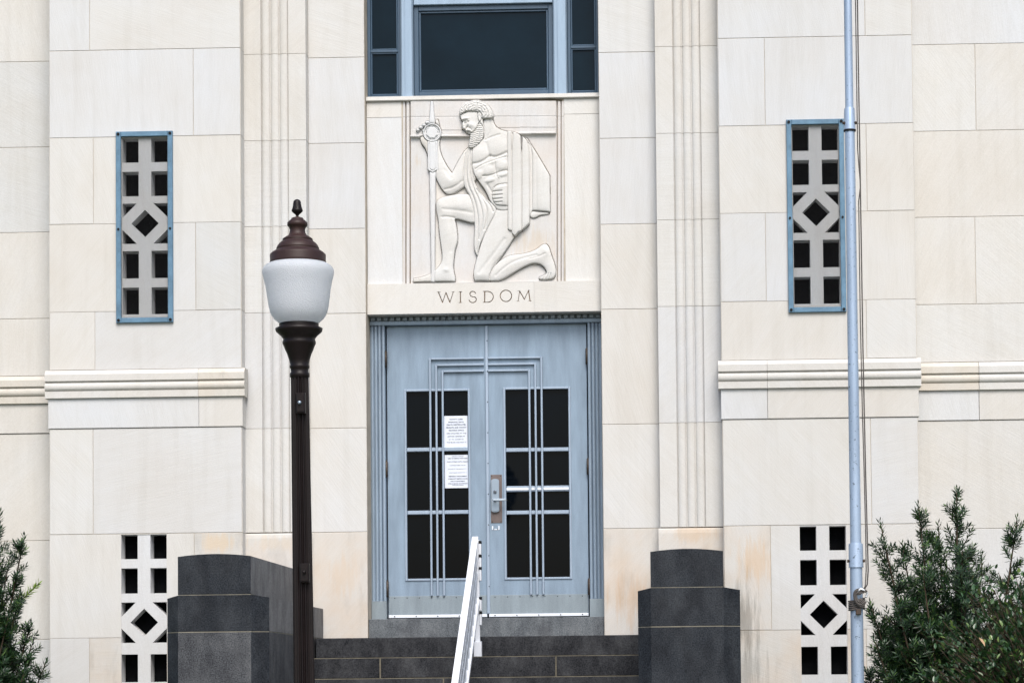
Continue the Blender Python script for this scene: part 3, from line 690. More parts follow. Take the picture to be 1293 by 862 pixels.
# light tooling of the surface
HH += rs.normal(0, .00025, HH.shape)
GX = uv2x(UU, VV); GZ_ = uv2z(UU, VV); GY = PY-HH
ny, nx = UU.shape
co = np.stack([GX, GY, GZ_], -1).reshape(-1, 3)
ii = np.arange(ny*nx).reshape(ny, nx)
quads = np.stack([ii[:-1, :-1], ii[1:, :-1], ii[1:, 1:], ii[:-1, 1:]], -1).reshape(-1, 4)
lab = np.maximum.reduce([LB[:-1, :-1], LB[1:, :-1], LB[1:, 1:], LB[:-1, 1:]]).reshape(-1)
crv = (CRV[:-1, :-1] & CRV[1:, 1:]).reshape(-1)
def sub(name, sel, mats, parent):
    q = quads[sel]; used, inv = np.unique(q, return_inverse=True); q = inv.reshape(-1, 4)
    me = bpy.data.meshes.new(name); org = np.array(B.location)
    me.from_pydata((co[used]-org).tolist(), [], q.tolist()); me.polygons.foreach_set('use_smooth', [True]*len(q))
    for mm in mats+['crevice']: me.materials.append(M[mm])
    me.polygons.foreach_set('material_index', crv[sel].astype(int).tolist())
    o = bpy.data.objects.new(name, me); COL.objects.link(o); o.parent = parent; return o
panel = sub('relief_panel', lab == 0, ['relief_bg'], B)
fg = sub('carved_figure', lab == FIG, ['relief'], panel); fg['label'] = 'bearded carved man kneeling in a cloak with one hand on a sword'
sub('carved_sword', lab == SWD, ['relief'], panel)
mb = MB()
gx0, gx1 = float(GX.max(axis=None)), float(GX.min(axis=None))
lx = uv2x(U0, 440); rx = uv2x(U1, 440); zt = WZ-.053; zb = uv2z(366, 821)
zj = uv2z(40, 127)
for (a, b2) in ((-1.098, lx-.010), (rx+.010, 1.098)):
    for (z0, z1) in ((zj, zt), (zb-.05, zj)): mb.box(a, b2, PY, PY+.1, z0+G*.7, z1-G*.7, 0, .002)
mb.box(-1.099, 1.099, PY+.034, PY+.2, zb-.05, zt+.04, 1)
mb.box(lx-.012, lx+.004, PY+.004, PY+.05, zb-.03, zt, 1); mb.box(rx-.004, rx+.012, PY+.004, PY+.05, zb-.03, zt, 1)
mb.build('panel_margin', ['relief', 'mortar'], B)

# lintel with the cut word ----------------------------------------------
LZ1 = at(610, 356.5, .395).z; LZ0 = 3.012; LY = .392
step = .0019; tx0, tx1 = -.47, .47; tz0, tz1 = LZ0+.004, LZ1-.004
xs = np.arange(tx0, tx1+1e-6, step); zs = np.arange(tz0, tz1+1e-6, step); XX, ZZ = np.meshgrid(xs, zs); LH = np.zeros_like(XX)
def wpt(px, py): q = at(px, py, LY); return (q.x, q.z)
def arc(cx, cy, rx_, ry_, a0, a1, n=14): return [(cx+rx_*math.cos(R(a0+(a1-a0)*k/n)), cy+ry_*math.sin(R(a0+(a1-a0)*k/n))) for k in range(n+1)]
strokes = [  # (points in photo pixels, weight)
 ([(553.5, 369), (558.7, 382)], 1.1), ([(558.7, 382), (563, 369.5)], .7), ([(563, 369.5), (568, 382)], 1.1), ([(568, 382), (572.3, 368.8)], .7), ([(551.8, 368.8), (556, 368.8)], .5), ([(570.5, 368.6), (573.6, 368.6)], .5),
 ([(581.3, 368.5), (581.3, 382)], 1.1), ([(579.3, 368.5), (583.3, 368.5)], .5), ([(579.3, 382), (583.3, 382)], .5),
 ([(600.3, 370.6)]+arc(596.8, 371.2, 3.6, 3.2, -25, -180, 8)+arc(596.8, 371.2, 3.6, 3.2, 180, 130, 3)+[(597, 375.0)]+arc(596.8, 378.2, 4.6, 3.9, -55, 60, 7)+arc(596.8, 378.2, 4.6, 3.9, 60, 170, 6), .95),
 ([(612, 368), (612, 381.6)], 1.1), ([(610.5, 368)]+arc(615.5, 374.8, 7.3, 6.8, -90, 90, 14)+[(610.5, 381.6)], .9),
 (arc(638.8, 373.6, 7.2, 7.2, 0, 360, 28), .95),
 ([(656, 367.5), (654.3, 380.4)], .7), ([(656, 367.5), (662, 378)], 1.1), ([(662, 378), (667.3, 366.8)], .7), ([(667.3, 366.8), (669.3, 380)], 1.1), ([(652.8, 380.4), (656, 380.4)], .5), ([(667.6, 380), (671, 380)], .5), ([(654, 367.5), (656.5, 367.5)], .5), ([(667, 366.8), (669, 366.8)], .5)]
letter_mask = np.zeros(XX.shape, bool)
for P, w in strokes:
    Q = [wpt(*q) for q in P]; d = seg_dist(Q, False, XX, ZZ); ww = .0052*w
    LH = np.minimum(LH, -.010*np.clip(1-(d/ww)**2, 0, 1)*(.5+.5*w)); letter_mask |= d < ww*.85
ny2, nx2 = XX.shape; ii = np.arange(ny2*nx2).reshape(ny2, nx2)
q4 = np.stack([ii[:-1, :-1], ii[:-1, 1:], ii[1:, 1:], ii[1:, :-1]], -1).reshape(-1, 4)
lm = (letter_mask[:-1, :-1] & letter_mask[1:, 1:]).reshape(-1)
me = bpy.data.meshes.new('word_panel'); org = np.array(B.location)
me.from_pydata((np.stack([XX, LY-LH, ZZ], -1).reshape(-1, 3)-org).tolist(), [], q4.tolist())
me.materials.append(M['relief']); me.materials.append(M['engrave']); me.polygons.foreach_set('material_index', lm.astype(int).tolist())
mb = MB()
for (a, b2) in ((-1.098, tx0-.0005), (tx1+.0005, 1.098)): mb.box(a, b2, LY, .62, LZ0, LZ1, 0)
mb.box(tx0-.0005, tx1+.0005, LY, .62, LZ0, tz0-.0002, 0); mb.box(tx0-.0005, tx1+.0005, LY, .62, tz1+.0002, LZ1, 0)
mb.box(tx0-.0005, tx1+.0005, LY+.014, .62, tz0, tz1, 0)
lin = mb.build('lintel', ['relief'], B)
o = bpy.data.objects.new('inscription', me); COL.objects.link(o); o.parent = lin; o['label'] = 'the word WISDOM cut into the lintel'

# ------------------------------------------------------------------ doorway
DT = 2.925; DB = .163
for s in (-1, 1):   # fluted jambs with plain plinths
    mb = MB()
    w0, w1 = .955, 1.099; n = 4; pr = []
    ww = (w1-w0)/n
    for k in range(n):
        a = w0+ww*k
        for t in range(7):
            th = math.pi*(1-t/6); pr.append((a+ww/2+(ww/2-.0035)*math.cos(th), .555+.013*k*.35-.014*math.sin(th)))
        pr.append((a+ww, .568))
    pr = [(s*x, y) for x, y in pr]+[(s*w1, .75), (s*w0, .75)]
    mb.prism_z(pr, DB+.165, DT+.002, 0)
    jm = mb.build('door_jamb', ['frame'], B)
    mb = MB(); x0, x1 = sorted((s*w0, s*w1)); mb.box(x0, x1, .535, .75, .15, DB+.163, 0, .003); mb.build('plinth', ['kick'], jm)
mb = MB(); mb.box(-1.099, 1.099, .530, .75, DT+.004, DT+.042, 0, .004); fr = mb.build('door_head', ['frame'], B)
mb = MB(); mb.box(-1.099, 1.099, .575, .75, DT+.042, 3.012, 0)
n = 36; pitch = 2.19/n
for k in range(n):
    a = -1.095+pitch*k+.006; mb.box(a, a+pitch*.66, .536, .575, DT+.046, DT+.082, 0, .003)
mb.build('dentil_moulding', ['frame_dark'], fr)
TH = MB(); TH.box(-1.097, 1.099, .335, .9, -.06, .152, 0, .004); TH.build('threshold', ['granite_sill'], B)
mb = MB(); mb.box(-1.099, 1.099, .72, .9, -.1, 3.05, 0); mb.build('dark_backing', ['dark'], B)  # near-black backing slab; its colour stands in for the unlit interior

DY = .60
def door(s):
    "s = -1 left leaf, 1 right leaf"
    if s < 0: x0, x1 = -.945, -.012; gx0, gx1 = X(513.8, 600, DY), X(591.5, 600, DY); bars = [X(544.3, 600, DY), X(552, 600, DY), X(560, 600, DY)]
    else: x0, x1 = .002, .945; gx0, gx1 = X(639, 600, DY), X(718.5, 600, DY); bars = [X(685, 600, DY), X(677.2, 600, DY), X(669.5, 600, DY)]
    gz1, gz0 = (2.305 if s < 0 else 2.31), .537
    o = shape2d('door', rect(x0, x1, DB+.004, DT), [rect(gx0, gx1, gz0, gz1)], DY, DY+.045, ['door'], B)
    p = MB(); p.box(gx0-.01, gx1+.01, DY+.028, DY+.034, gz0-.01, gz1+.01, 0); p.build('pane', ['glass_door'], o)
    p = MB(); w = .022     # raised moulding round the glass
    p.box(gx0-w, gx0, DY-.012, DY+.001, gz0-w, gz1+w, 0, .005); p.box(gx1, gx1+w, DY-.012, DY+.001, gz0-w, gz1+w, 0, .005)
    p.box(gx0, gx1, DY-.0115, DY+.001, gz1, gz1+w, 0, .005); p.box(gx0, gx1, DY-.0115, DY+.001, gz0-w, gz0, 0, .005)
    p.build('glazing_frame', ['door_light'], o)
    for z in ((1.755, 1.16) if s < 0 else (1.74, 1.148)):
        p = MB(); p.box(gx0+.001, gx1-.001, DY-.006, DY+.03, z-.019, z+.019, 0, .006); p.build('muntin', ['door_light'], o)
    if s > 0:
        p = MB(); p.box(gx0+.001, gx1-.001, DY+.002, DY+.026, 1.345, 1.400, 0, .006); p.box(gx0+.002, gx1-.002, DY-.004, DY+.003, 1.358, 1.382, 1, .002)
        p.build('push_bar', ['door_light', 'white_metal'], o)
    cxm = x1 if s < 0 else x0
    tops = [2.620, 2.560, 2.500]
    for xb_, zt_ in zip(bars, tops):       # the three nested bars, up, then across to the meeting stile
        p = MB(); h = .0095
        p.box(xb_-h, xb_+h, DY-.030, DY-.008, .372, zt_, 0, .004)
        a, b2 = (xb_+h, cxm-.012) if s < 0 else (cxm+.012, xb_-h)
        p.box(a, b2, DY-.0295, DY-.008, zt_-.019, zt_-.0005, 0, .004)
        if s < 0: a = xb_-h
        p.box(xb_-h*.8, xb_+h*.8, DY-.009, DY+.001, .372, .40, 0); p.box(xb_-h*.8, xb_+h*.8, DY-.009, DY+.001, zt_-.02, zt_-.002, 0)
        p.build('bar', ['door_light'], o)
    p = MB(); p.box(x0+.004, x1-.004, DY-.006, DY+.001, DB+.035, .375, 0, .002)
    for k in range(8):
        sx = x0+.06+k*(x1-x0-.12)/7; p.box(sx-.004, sx+.004, DY-.0085, DY-.005, .352, .360, 1)
    p.build('kick_plate', ['kick', 'black'], o)
    p = MB(); p.box(x0+.002, x1-.002, DY-.022, DY+.001, DB+.004, DB+.033, 0, .004)
    for k in range(5):
        sx = x0+.06+k*(x1-x0-.12)/4; p.box(sx-.005, sx+.005, DY-.0245, DY-.021, DB+.014, DB+.024, 1)
    p.build('door_sweep', ['white_metal', 'black'], o)
    hx = s*.952
    for hz in (2.61, 1.57, .44):
        p = MB(); p.tube([(hx, DY-.034, hz-.075), (hx, DY-.034, hz+.075)], .014, 10)
        for q in (-.045, -.015, .015, .045): p.tube([(hx, DY-.034, hz+q-.001), (hx, DY-.034, hz+q+.001)], .0155, 10)
        p.tube([(hx, DY-.034, hz+.075), (hx, DY-.034, hz+.088)], [.009, .004], 8)
        p.build('hinge', ['rust'], o)
    if s < 0:
        p = MB(); p.box(-.0125, .016, DY-.020, DY+.0, DB+.036, DT-.004, 0, .004)
        for k in range(9): sz = .45+k*.29; p.box(.004, .012, DY-.0225, DY-.019, sz, sz+.010, 1)
        p.build('astragal', ['door_light', 'black'], o)
    else:
        a = at(619.5, 599, DY).x; b2 = at(633.8, 599, DY).x
        z1 = at(626, 599, DY).z; z0 = at(626, 660, DY).z
        p = MB(); p.box(a, b2, DY-.004, DY+.001, z0, z1, 0, .002)
        for qx in (a+.012, b2-.012):
            for qz in (z0+.012, z1-.012): p.box(qx-.004, qx+.004, DY-.0065, DY-.0035, qz-.004, qz+.004, 1)
        p.build('back_plate', ['brown_plate', 'black'], o)
        lx_ = at(625.6, 625, DY).x; za = at(626, 604.5, DY).z; zb_ = at(626, 646.5, DY).z; hw = .037
        prof = []
        for t in range(9): th = math.pi*t/8; prof.append((lx_+hw*math.cos(th), za-.018+.018*math.sin(th)))
        for t in range(9): th = math.pi+math.pi*t/8; prof.append((lx_+hw*math.cos(th), zb_+.018+.018*math.sin(th)))
        p = MB(); p.prism_y(prof[::-1], DY-.030, DY-.004, 0)
        pf2 = [(lx_+(x-lx_)*.8, (za+zb_)/2+(z-(za+zb_)/2)*.93) for x, z in prof]; p.prism_y(pf2[::-1], DY-.036, DY-.030, 0)
        p.build('lock_case', ['silver'], o)
        zc = at(626, 621, DY).z
        p = MB(); p.tube([(lx_, DY-.035, zc), (lx_, DY-.046, zc)], .017, 16, 0); p.tube([(lx_, DY-.046, zc), (lx_, DY-.049, zc)], .011, 12, 1); p.box(lx_-.002, lx_+.002, DY-.052, DY-.049, zc-.008, zc+.008, 0)
        p.build('lock_cylinder', ['silver', 'rust'], o)
        zl = at(626, 631.6, DY).z
        p = MB(); p.tube([(lx_, DY-.035, zl), (lx_, DY-.085, zl)], .013, 12); p.build('lever_rose', ['silver'], o)
        p = MB(); p.box(lx_-.020, at(639.5, 631, DY-.08).x, DY-.098, DY-.080, zl-.012, zl+.012, 0, .006); p.build('handle', ['silver_light'], o)
        p = MB(); q = at(626, 666, DY)
        p.box(q.x-.036, q.x-.024, DY-.003, DY+.001, q.z-.018, q.z+.018, 0); p.box(q.x+.024, q.x+.036, DY-.003, DY+.001, q.z-.018, q.z+.018, 0)
        p.box(q.x-.024, q.x+.024, DY-.003, DY+.001, q.z-.020, q.z-.010, 0); p.box(q.x-.022, q.x-.014, DY-.006, DY-.003, q.z-.016, q.z-.008, 1); p.box(q.x+.014, q.x+.022, DY-.006, DY-.003, q.z-.016, q.z-.008, 1)
        p.build('strike_marks', ['white_metal', 'black'], o)
    return o
dl_ = door(-1); dr_ = door(1)
dl_['label'] = 'blue metal door leaf with paper notices behind its bars'; dr_['label'] = 'blue metal door leaf with lever handle and brown plate'

# notices taped to the glass ------------------------------------------------
def text_mesh(lines, cx, ztop, zstep, width, size, y, par, weights):
    for k, t in enumerate(lines):
        if not t: continue
        cu = bpy.data.curves.new('printed_line', 'FONT'); cu.body = t; cu.align_x = 'CENTER'; cu.size = 1; cu.offset = weights[k]; cu.resolution_u = 2
        ob = bpy.data.objects.new('t', cu); COL.objects.link(ob)
        dg = bpy.context.evaluated_depsgraph_get(); me = bpy.data.meshes.new_from_object(ob.evaluated_get(dg)); bpy.data.objects.remove(ob)
        xs_ = [v.co.x for v in me.vertices]; wv = max(xs_)-min(xs_); sc = min(size*1.35, width[k]/wv)
        for v in me.vertices:
            x, z = v.co.x*sc, v.co.y*size*1.25; v.co = (cx+x, y, ztop-zstep[k]+z)
        me.materials.clear(); me.materials.append(M['ink'])
        yield me
def notice(px0, px1, py0, py1, lines, rows, widths, size, bold, label, y):
    a = at(px0, py1, y); b2 = at(px1, py0, y); cx = (a.x+b2.x)/2
    t = thing('paper_notice', label, 'notice', (cx, y, a.z), 'paper notices on the left door glass')
    p = MB(); p.box(a.x, b2.x, y, y+.0015, a.z, b2.z, 0); p.build('sheet', ['paper'], t)
    h = b2.z-a.z; w = b2.x-a.x
    bm = bmesh.new()
    for me in text_mesh(lines, cx+.012, b2.z, [r*h for r in rows], [q*w for q in widths], size, y-.0012, t, bold): bm.from_mesh(me)
    me = bpy.data.meshes.new('printed_text'); bm.to_mesh(me); bm.free(); me.materials.append(M['ink'])
    for v in me.vertices: v.co -= Vector((cx, y, a.z))
    o = bpy.data.objects.new('printed_text', me); COL.objects.link(o); o.parent = t
notice(558.8, 590.4, 524.6, 567, ['COUNTY CLERK', 'MARRIAGE, BIRTH,', 'DEATH CERTIFICATES,', 'PROBATE, AND COUNTY', 'RECORDS OFFICE', 'ARE LOCATED AT THE', 'JUSTICE CENTER AT', '211 W. COURT ST.', 'THIS BLDG HAS NOT IT'],
       [.12, .205, .285, .37, .455, .545, .635, .725, .815], [.54, .66, .78, .80, .60, .78, .70, .60, .78], .0135, [.02, .02, .03, .03, .02, .01, .01, .005, .005],
       'upper white paper notice with nine printed lines on the left door glass', DY+.018)
notice(561.7, 591.0, 573.8, 616, ['COUNTY OFFICES', 'CLERK, TAX ASSESSOR, COUNTY JUDGE', 'COUNTY ATTORNEY, AUDITOR, TREASURER', 'COMMISSIONERS COURT', 'JUSTICE OF THE PEACE PCT. 1', 'CONSTABLE COURT PCT. 1', 'EMERGENCY MANAGEMENT', 'COMMUNITY MEETING ROOM', 'HEALTH DEPARTMENT', 'VETERANS SERVICE AND EXTENSION', 'OFFICE BUILDING'],
       [.06, .12, .22, .33, .44, .55, .66, .735, .81, .88, .925], [.60, .84, .92, .72, .84, .78, .78, .86, .70, .84, .56], .0100, [.005, .03, .02, 0, 0, 0, .03, .03, .03, .02, .01],
       'lower white paper notice crowded with small print under the door muntin', DY+.018)

# ------------------------------------------------------------------ granite steps
ST_ = thing('entrance_steps', 'dark granite steps rising between two pedestals to the blue doors', 'steps', (0, -1.5, GZ))
SX0, SX1 = -1.50, 1.47; z = -.034; y = -.25; k = 0
jn = {0: [], 1: [at(480, 840, -.53).x, at(702, 840, -.53).x], 2: [at(560, 858, -.8).x]}
while z > GZ+.05:
    p = MB(); zb_ = max(z-.187, GZ)
    cuts = [SX0]+jn.get(k, [-.6+.37*(k % 3), .7-.2*(k % 2)])+[SX1]
    for q in range(len(cuts)-1):
        p.box(cuts[q]+(.004 if q else 0), cuts[q+1]-(.004 if q < len(cuts)-2 else 0), y, (.36 if k == 0 else y+.32), zb_+.004, z, 0, .006)
    if k: p.box(SX0+.01, SX1-.01, y+.0035, y+.30, zb_, z-.002, 1)
    if k: p.box(SX0+.005, SX1-.005, y+.001, y+.02, z-.003, z+.003, 1)
    p.build('step', ['granite_step', 'step_mortar'], ST_)
    z -= .187; y -= .28; k += 1

# ------------------------------------------------------------------ pedestals
def pedestal(s, label):
    if s < 0: a, b2, c, d = -2.352, -2.243, -1.648, -1.517
    else: a, b2, c, d = 1.487, 1.594, 2.180, 2.315
    t = thing('granite_pedestal', label, 'pedestal', ((a+d)/2, -1.2, GZ), 'granite pedestals flanking the steps')
    yf = -2.6; ch = .10; yb = .36
    def body(z0, z1, name, mi_front, shoulder=0.0, ms=2):
        pr = [(b2, yf), (c, yf), (d, yf+ch), (d, yb), (a, yb), (a, yf+ch)]; n = len(pr)
        p = MB(); e = .004
        low = [(x, y, z0) for x, y in pr]; top = [(b2, yf, z1), (c, yf, z1), (d, yf+ch, z1-shoulder), (d, yb, z1-shoulder), (a, yb, z1-shoulder), (a, yf+ch, z1-shoulder)]
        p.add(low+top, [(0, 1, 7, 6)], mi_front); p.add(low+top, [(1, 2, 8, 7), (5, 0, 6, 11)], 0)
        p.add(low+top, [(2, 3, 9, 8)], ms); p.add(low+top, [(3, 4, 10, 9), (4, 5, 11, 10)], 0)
        yt = [(b2, yb, z1), (c, yb, z1)]
        p.add([(b2, yf, z1), (c, yf, z1), (c, yb, z1), (b2, yb, z1), (d, yf+ch, z1-shoulder), (d, yb, z1-shoulder), (a, yb, z1-shoulder), (a, yf+ch, z1-shoulder)],
              [(0, 1, 2, 3), (1, 4, 5, 2), (7, 0, 3, 6)], 0)
        p.add([(x, y, z0) for x, y in pr], [tuple(range(n-1, -1, -1))], 0)
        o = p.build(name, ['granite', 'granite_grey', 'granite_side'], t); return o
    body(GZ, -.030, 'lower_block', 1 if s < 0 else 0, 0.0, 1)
    z1 = .272 if s < 0 else .287
    body(-.022, z1, 'middle_block', 0, .020)
    p = MB()     # pale joints, set just inside the faces
    e = .0025
    p.prism_z([(b2+e, yf+e), (c-e, yf+e), (d-e, yf+ch+e), (d-e, yb), (a+e, yb), (a+e, yf+ch+e)], -.031, -.021, 0)
    p.box(b2+e, c-e, yf+e, yb, z1-.004, z1+.008, 0)
    p.build('mortar_joint', ['pale_mortar'], t)
    zt0, zt1 = (.586, .606) if s < 0 else (.578, .600)
    n = 14; prof = [(b2, z1+.006), (c, z1+.006)]+[(c+(b2-c)*k/n, zt0+(zt1-zt0)*(1-(2*k/n-1)**2)) for k in range(n+1)]
    p = MB(); v = [(x, yf, z) for x, z in prof]+[(x, yb, z) for x, z in prof]; m_ = len(prof)
    p.add(v, [tuple(range(m_))], 0); p.add(v, [(1, 2, m_+2, m_+1)], 2)
    p.add(v, [(i, (i+1) % m_, m_+(i+1) % m_, m_+i) for i in range(m_) if i != 1]+[tuple(range(2*m_-1, m_-1, -1))], 0)
    p.build('cap_block', ['granite', 'granite_grey', 'granite_side'], t)
pedestal(-1, 'dark granite pedestal left of the steps, its grey inner side showing')
pedestal(1, 'dark granite pedestal right of the steps, seen square on')

# ------------------------------------------------------------------ handrail
hr = thing('handrail', 'white painted metal stair rail climbing the middle of the granite steps', 'handrail', (-.05, -1.2, GZ))
hx = .0; y0, z0 = -.32, at(600, 677, -.32).z; slope = (at(600, 677, -.32).z-at(575, 862, -2.12).z)/(2.12-.32)
xr = (X(596, 677, -.32)+X(604, 677, -.32))/2; xl = (X(569.5, 855, -2.12)+X(578.5, 855, -2.12))/2
def inclined(p, xw, dz, h, w, ya, yb_, mi=0):
    f = lambda y: z0-dz+(y-y0)*slope; g_ = lambda y: xr+(xl-xr)*(y0-y)/1.8
    v = []
    for y in (ya, yb_):
        c_ = g_(y)+xw; v += [(c_-w/2, y, f(y)), (c_+w/2, y, f(y)), (c_+w/2, y, f(y)-h), (c_-w/2, y, f(y)-h)]
    p.add(v, [(0, 1, 2, 3), (7, 6, 5, 4), (0, 4, 5, 1), (1, 5, 6, 2), (2, 6, 7, 3), (3, 7, 4, 0)], mi)
yend = -2.12
p = MB(); inclined(p, 0, 0, .045, .056, yend, y0)
p.build('top_rail', ['rail'], hr)
for dz in (.16, .30):
    p = MB(); inclined(p, .012, dz, .035, .028, yend+.02, y0-.02); p.build('lower_rail', ['rail_side'], hr)
p = MB(); inclined(p, .020, .52, .045, .040, yend+.02, y0-.02); p.build('bottom_rail', ['rail'], hr)
zf = lambda y: z0+(y-y0)*slope
for k in range(13):
    yy = y0-.12-k*.135; xx = xr+(xl-xr)*(y0-yy)/1.8+.012
    p = MB(); p.box(xx-.009, xx+.009, yy-.009, yy+.009, zf(yy)-.54, zf(yy)-.042, 0); p.build('baluster', ['rail_side'], hr)
for yy, nm in ((y0-.03, 'post'), (yend-.022, 'post')):
    xx = xr+(xl-xr)*(y0-yy)/1.8+.018
    kk = max(0, int(math.ceil((-.25-yy)/.28))) if yy < -.25 else 0; zfoot = -.034-.187*kk
    p = MB(); p.box(xx-.022, xx+.022, yy-.02, yy+.02, zfoot, zf(yy)-.01 if yy > -1 else zf(yy)+.01, 0, .003); o = p.build(nm, ['rail'], hr)
    p = MB(); p.box(xx-.034, xx+.038, yy-.045, yy+.03, zfoot, zfoot+.14, 0, .006); p.build('post_shoe', ['rail'], o)
    if yy > -1:
        for bz in (.045, .17, .28, .55, .68):
            p = MB(); q = zf(yy)-bz; p.box(xx+.020, xx+.040, yy-.03, yy+.02, q-.10, q, 0, .003); p.box(xx+.018, xx+.042, yy-.032, yy+.022, q, q+.024, 1)
            p.build('rail_bracket', ['rail', 'black'], o)

# ------------------------------------------------------------------ lamp post
LPX, LPY = -.471, -7.0
def zpx(py): return at(378, py, LPY).z
lt = thing('lamp_post', 'dark brown fluted lamp post with white frosted urn globe before the facade', 'street lamp', (LPX, LPY, GZ))
S = 15/3040
def prof_zoom(L):   # (y in enlargement, radius in enlargement) -> (r, z), bottom first
    return [(max(r, .3)/3.594*S, zpx(240+yy/3.594)) for yy, r in L][::-1]
p = MB(); p.lathe(prof_zoom([(42, 4), (44, 10), (50, 16), (60, 18.5), (76, 20), (84, 22), (90, 26), (97, 25), (104, 18), (110, 10), (118, 5), (122, 7)]), LPX, LPY, 28)
for k in range(12):   # acorn scales
    a = 2*math.pi*k/12; r = 20/3.594*S; p.tube([(LPX+r*math.cos(a), LPY+r*math.sin(a), zpx(240+96/3.594)), (LPX+r*.7*math.cos(a), LPY+r*.7*math.sin(a), zpx(240+60/3.594))], [.009, .003], 6)
p.build('finial', ['bronze'], lt)
p = MB(); p.lathe(prof_zoom([(119, 5), (123, 14), (127, 26), (130, 28), (134, 30), (140, 38), (143, 40), (148, 46), (158, 47), (164, 44), (168, 39), (180, 35), (195, 37), (205, 42), (212, 54), (216, 60), (221, 68), (226, 70), (229, 66), (234, 74), (242, 84), (252, 92), (262, 97), (267, 98), (270, 95), (275, 104), (284, 118), (291, 126), (296, 128), (322, 127), (330, 130), (333, 128), (336, 112)]), LPX, LPY, 56)
p.build('cap', ['bronze_cap'], lt)
p = MB(); p.lathe(prof_zoom([(331, 112), (334, 132), (342, 147), (352, 158), (364, 163), (378, 163), (392, 160), (420, 153), (450, 147), (490, 142), (525, 137), (550, 131), (568, 124), (584, 112), (596, 98), (606, 88)]), LPX, LPY, 64)
p.build('globe', ['globe'], lt)
p = MB(); p.lathe(prof_zoom([(470, 4), (474, 12), (520, 18), (545, 14), (560, 9), (607, 8)]), LPX, LPY, 16); p.build('bulb', ['paper'], lt)
p = MB(); p.lathe(prof_zoom([(602, 80), (606, 90), (613, 91), (617, 88), (621, 94), (628, 108), (640, 106), (650, 96), (660, 84), (670, 76), (678, 72), (688, 76), (697, 76), (704, 72), (725, 64), (745, 55), (770, 47), (792, 42), (797, 45), (806, 45), (812, 41), (826, 40), (832, 45), (846, 45), (852, 40)]), LPX, LPY, 48)
p.build('globe_holder', ['bronze'], lt)
zt_ = zpx(474); zlow = zpx(862)
p = MB(); p.lathe([(.085, GZ+.85), (.066, zlow), (.0555, zt_)][0:3], LPX, LPY, 256, 0, .20, 14, True); p.build('pole', ['bronze'], lt)
p = MB(); p.lathe([(.22, GZ), (.22, GZ+.08), (.19, GZ+.11), (.18, GZ+.30), (.13, GZ+.42), (.12, GZ+.70), (.10, GZ+.78), (.105, GZ+.84), (.085, GZ+.90)], LPX, LPY, 64, 0, .06, 16); p.build('base', ['bronze'], lt)
for (a, b2, c, d) in ((374.5, 385.5, 496, 522), (377, 388.5, 711, 735)):
    q0 = at(a+7, d, LPY-.06); q1 = at(b2+7, c, LPY-.06)
    p = MB(); p.box(q0.x, q1.x, LPY-.088, LPY-.04, q0.z, q1.z, 0, .004); p.box(q0.x+.004, q1.x-.004, LPY-.094, LPY-.088, q0.z+.008, q1.z-.02, 0, .003); ob = p.build('outlet_box', ['bronze'], lt)
    q = at(a+10.8 if c < 600 else a+12, 508 if c < 600 else 722, LPY-.09)
    p = MB(); p.tube([(q.x, LPY-.093, q.z), (q.x, LPY-.112, q.z)], [.012, .010], 12); p.build('outlet_knob', ['silver' if c < 600 else 'bronze'], ob)
lt.rotation_euler = (0, R(-.55), 0)

# ------------------------------------------------------------------ flagpole
FX, FY = 3.256, -2.5
ft = thing('flagpole', 'chipped pale blue steel flagpole with joint sleeves standing beside the dark shrub', 'flagpole', (FX, FY, GZ))
zz = lambda py: at(1078, py, FY).z
p = MB(); p.lathe([(.056, GZ), (.052, zz(850)), (.050, zz(716)), (.045, zz(690)), (.0435, zz(500)), (.041, zz(165))], FX, FY, 32); p.build('lower_tube', ['pole'], ft)
p = MB(); p.lathe([(.034, zz(165)), (.0325, zz(0)), (.028, 7.6), (.024, 8.2)], FX, FY, 32); p.build('upper_tube', ['pole'], ft)
p = MB(); p.lathe([(.01, 8.2), (.06, 8.24), (.08, 8.3), (.06, 8.36), (.01, 8.4)], FX, FY, 24); p.build('ball', ['pole'], ft)
for (ya, yb_, r0, r1) in ((137, 164, .041, .048), (686, 716, .056, .060)):
    p = MB(); p.lathe([(r1*1.02, zz(yb_)), (r1, zz(yb_)+.01), (r0+.002, zz(ya)-.01), (r0, zz(ya))], FX, FY, 32); o = p.build('joint_sleeve', ['pole'], ft)
    p = MB(); zc = zz(yb_-8); p.tube([(FX-r1-.012, FY-.02, zc), (FX+r1+.012, FY-.02, zc)], .012, 6)
    p.build('sleeve_bolt', ['rust'], o)
p = MB(); p.lathe([(.049, zz(164.5)-.012), (.052, zz(164.5)), (.049, zz(164.5)+.004)], FX, FY, 24); p.build('clamp_ring', ['black'], ft)
p = MB()
A = [(.077, 0), (.077, 100), (.078, 170), (.079, 300), (.080, 430), (.083, 520), (.087, 600), (.093, 680), (.096, 720), (.086, 738), (.050, 747)]
C = [(.061, 0), (.061, 190), (.071, 215), (.080, 235), (.063, 255), (.062, 400), (.068, 520), (.075, 600), (.080, 680), (.080, 720), (.070, 740), (.040, 748)]
def off_(px, py): 
    return (FX+px, FY-.02, zz(py))
p.tube([(FX+.05, FY-.02, 8.1)]+[off_(*q) for q in A], .0055, 6); p.build('halyard', ['rope'], ft)
p = MB(); p.tube([(FX+.045, FY-.01, 8.1)]+[off_(*q) for q in C], .0045, 6); p.build('halyard', ['rope'], ft)
p = MB(); pts = []
zk = zz(763)
for k in range(5*24+1):
    a = 2*math.pi*k/24; pts.append((FX+.062*math.cos(a), FY+.062*math.sin(a), zk-.042+.085*k/120+.010*math.sin(a+1)))
p.tube(pts, .0085, 6)
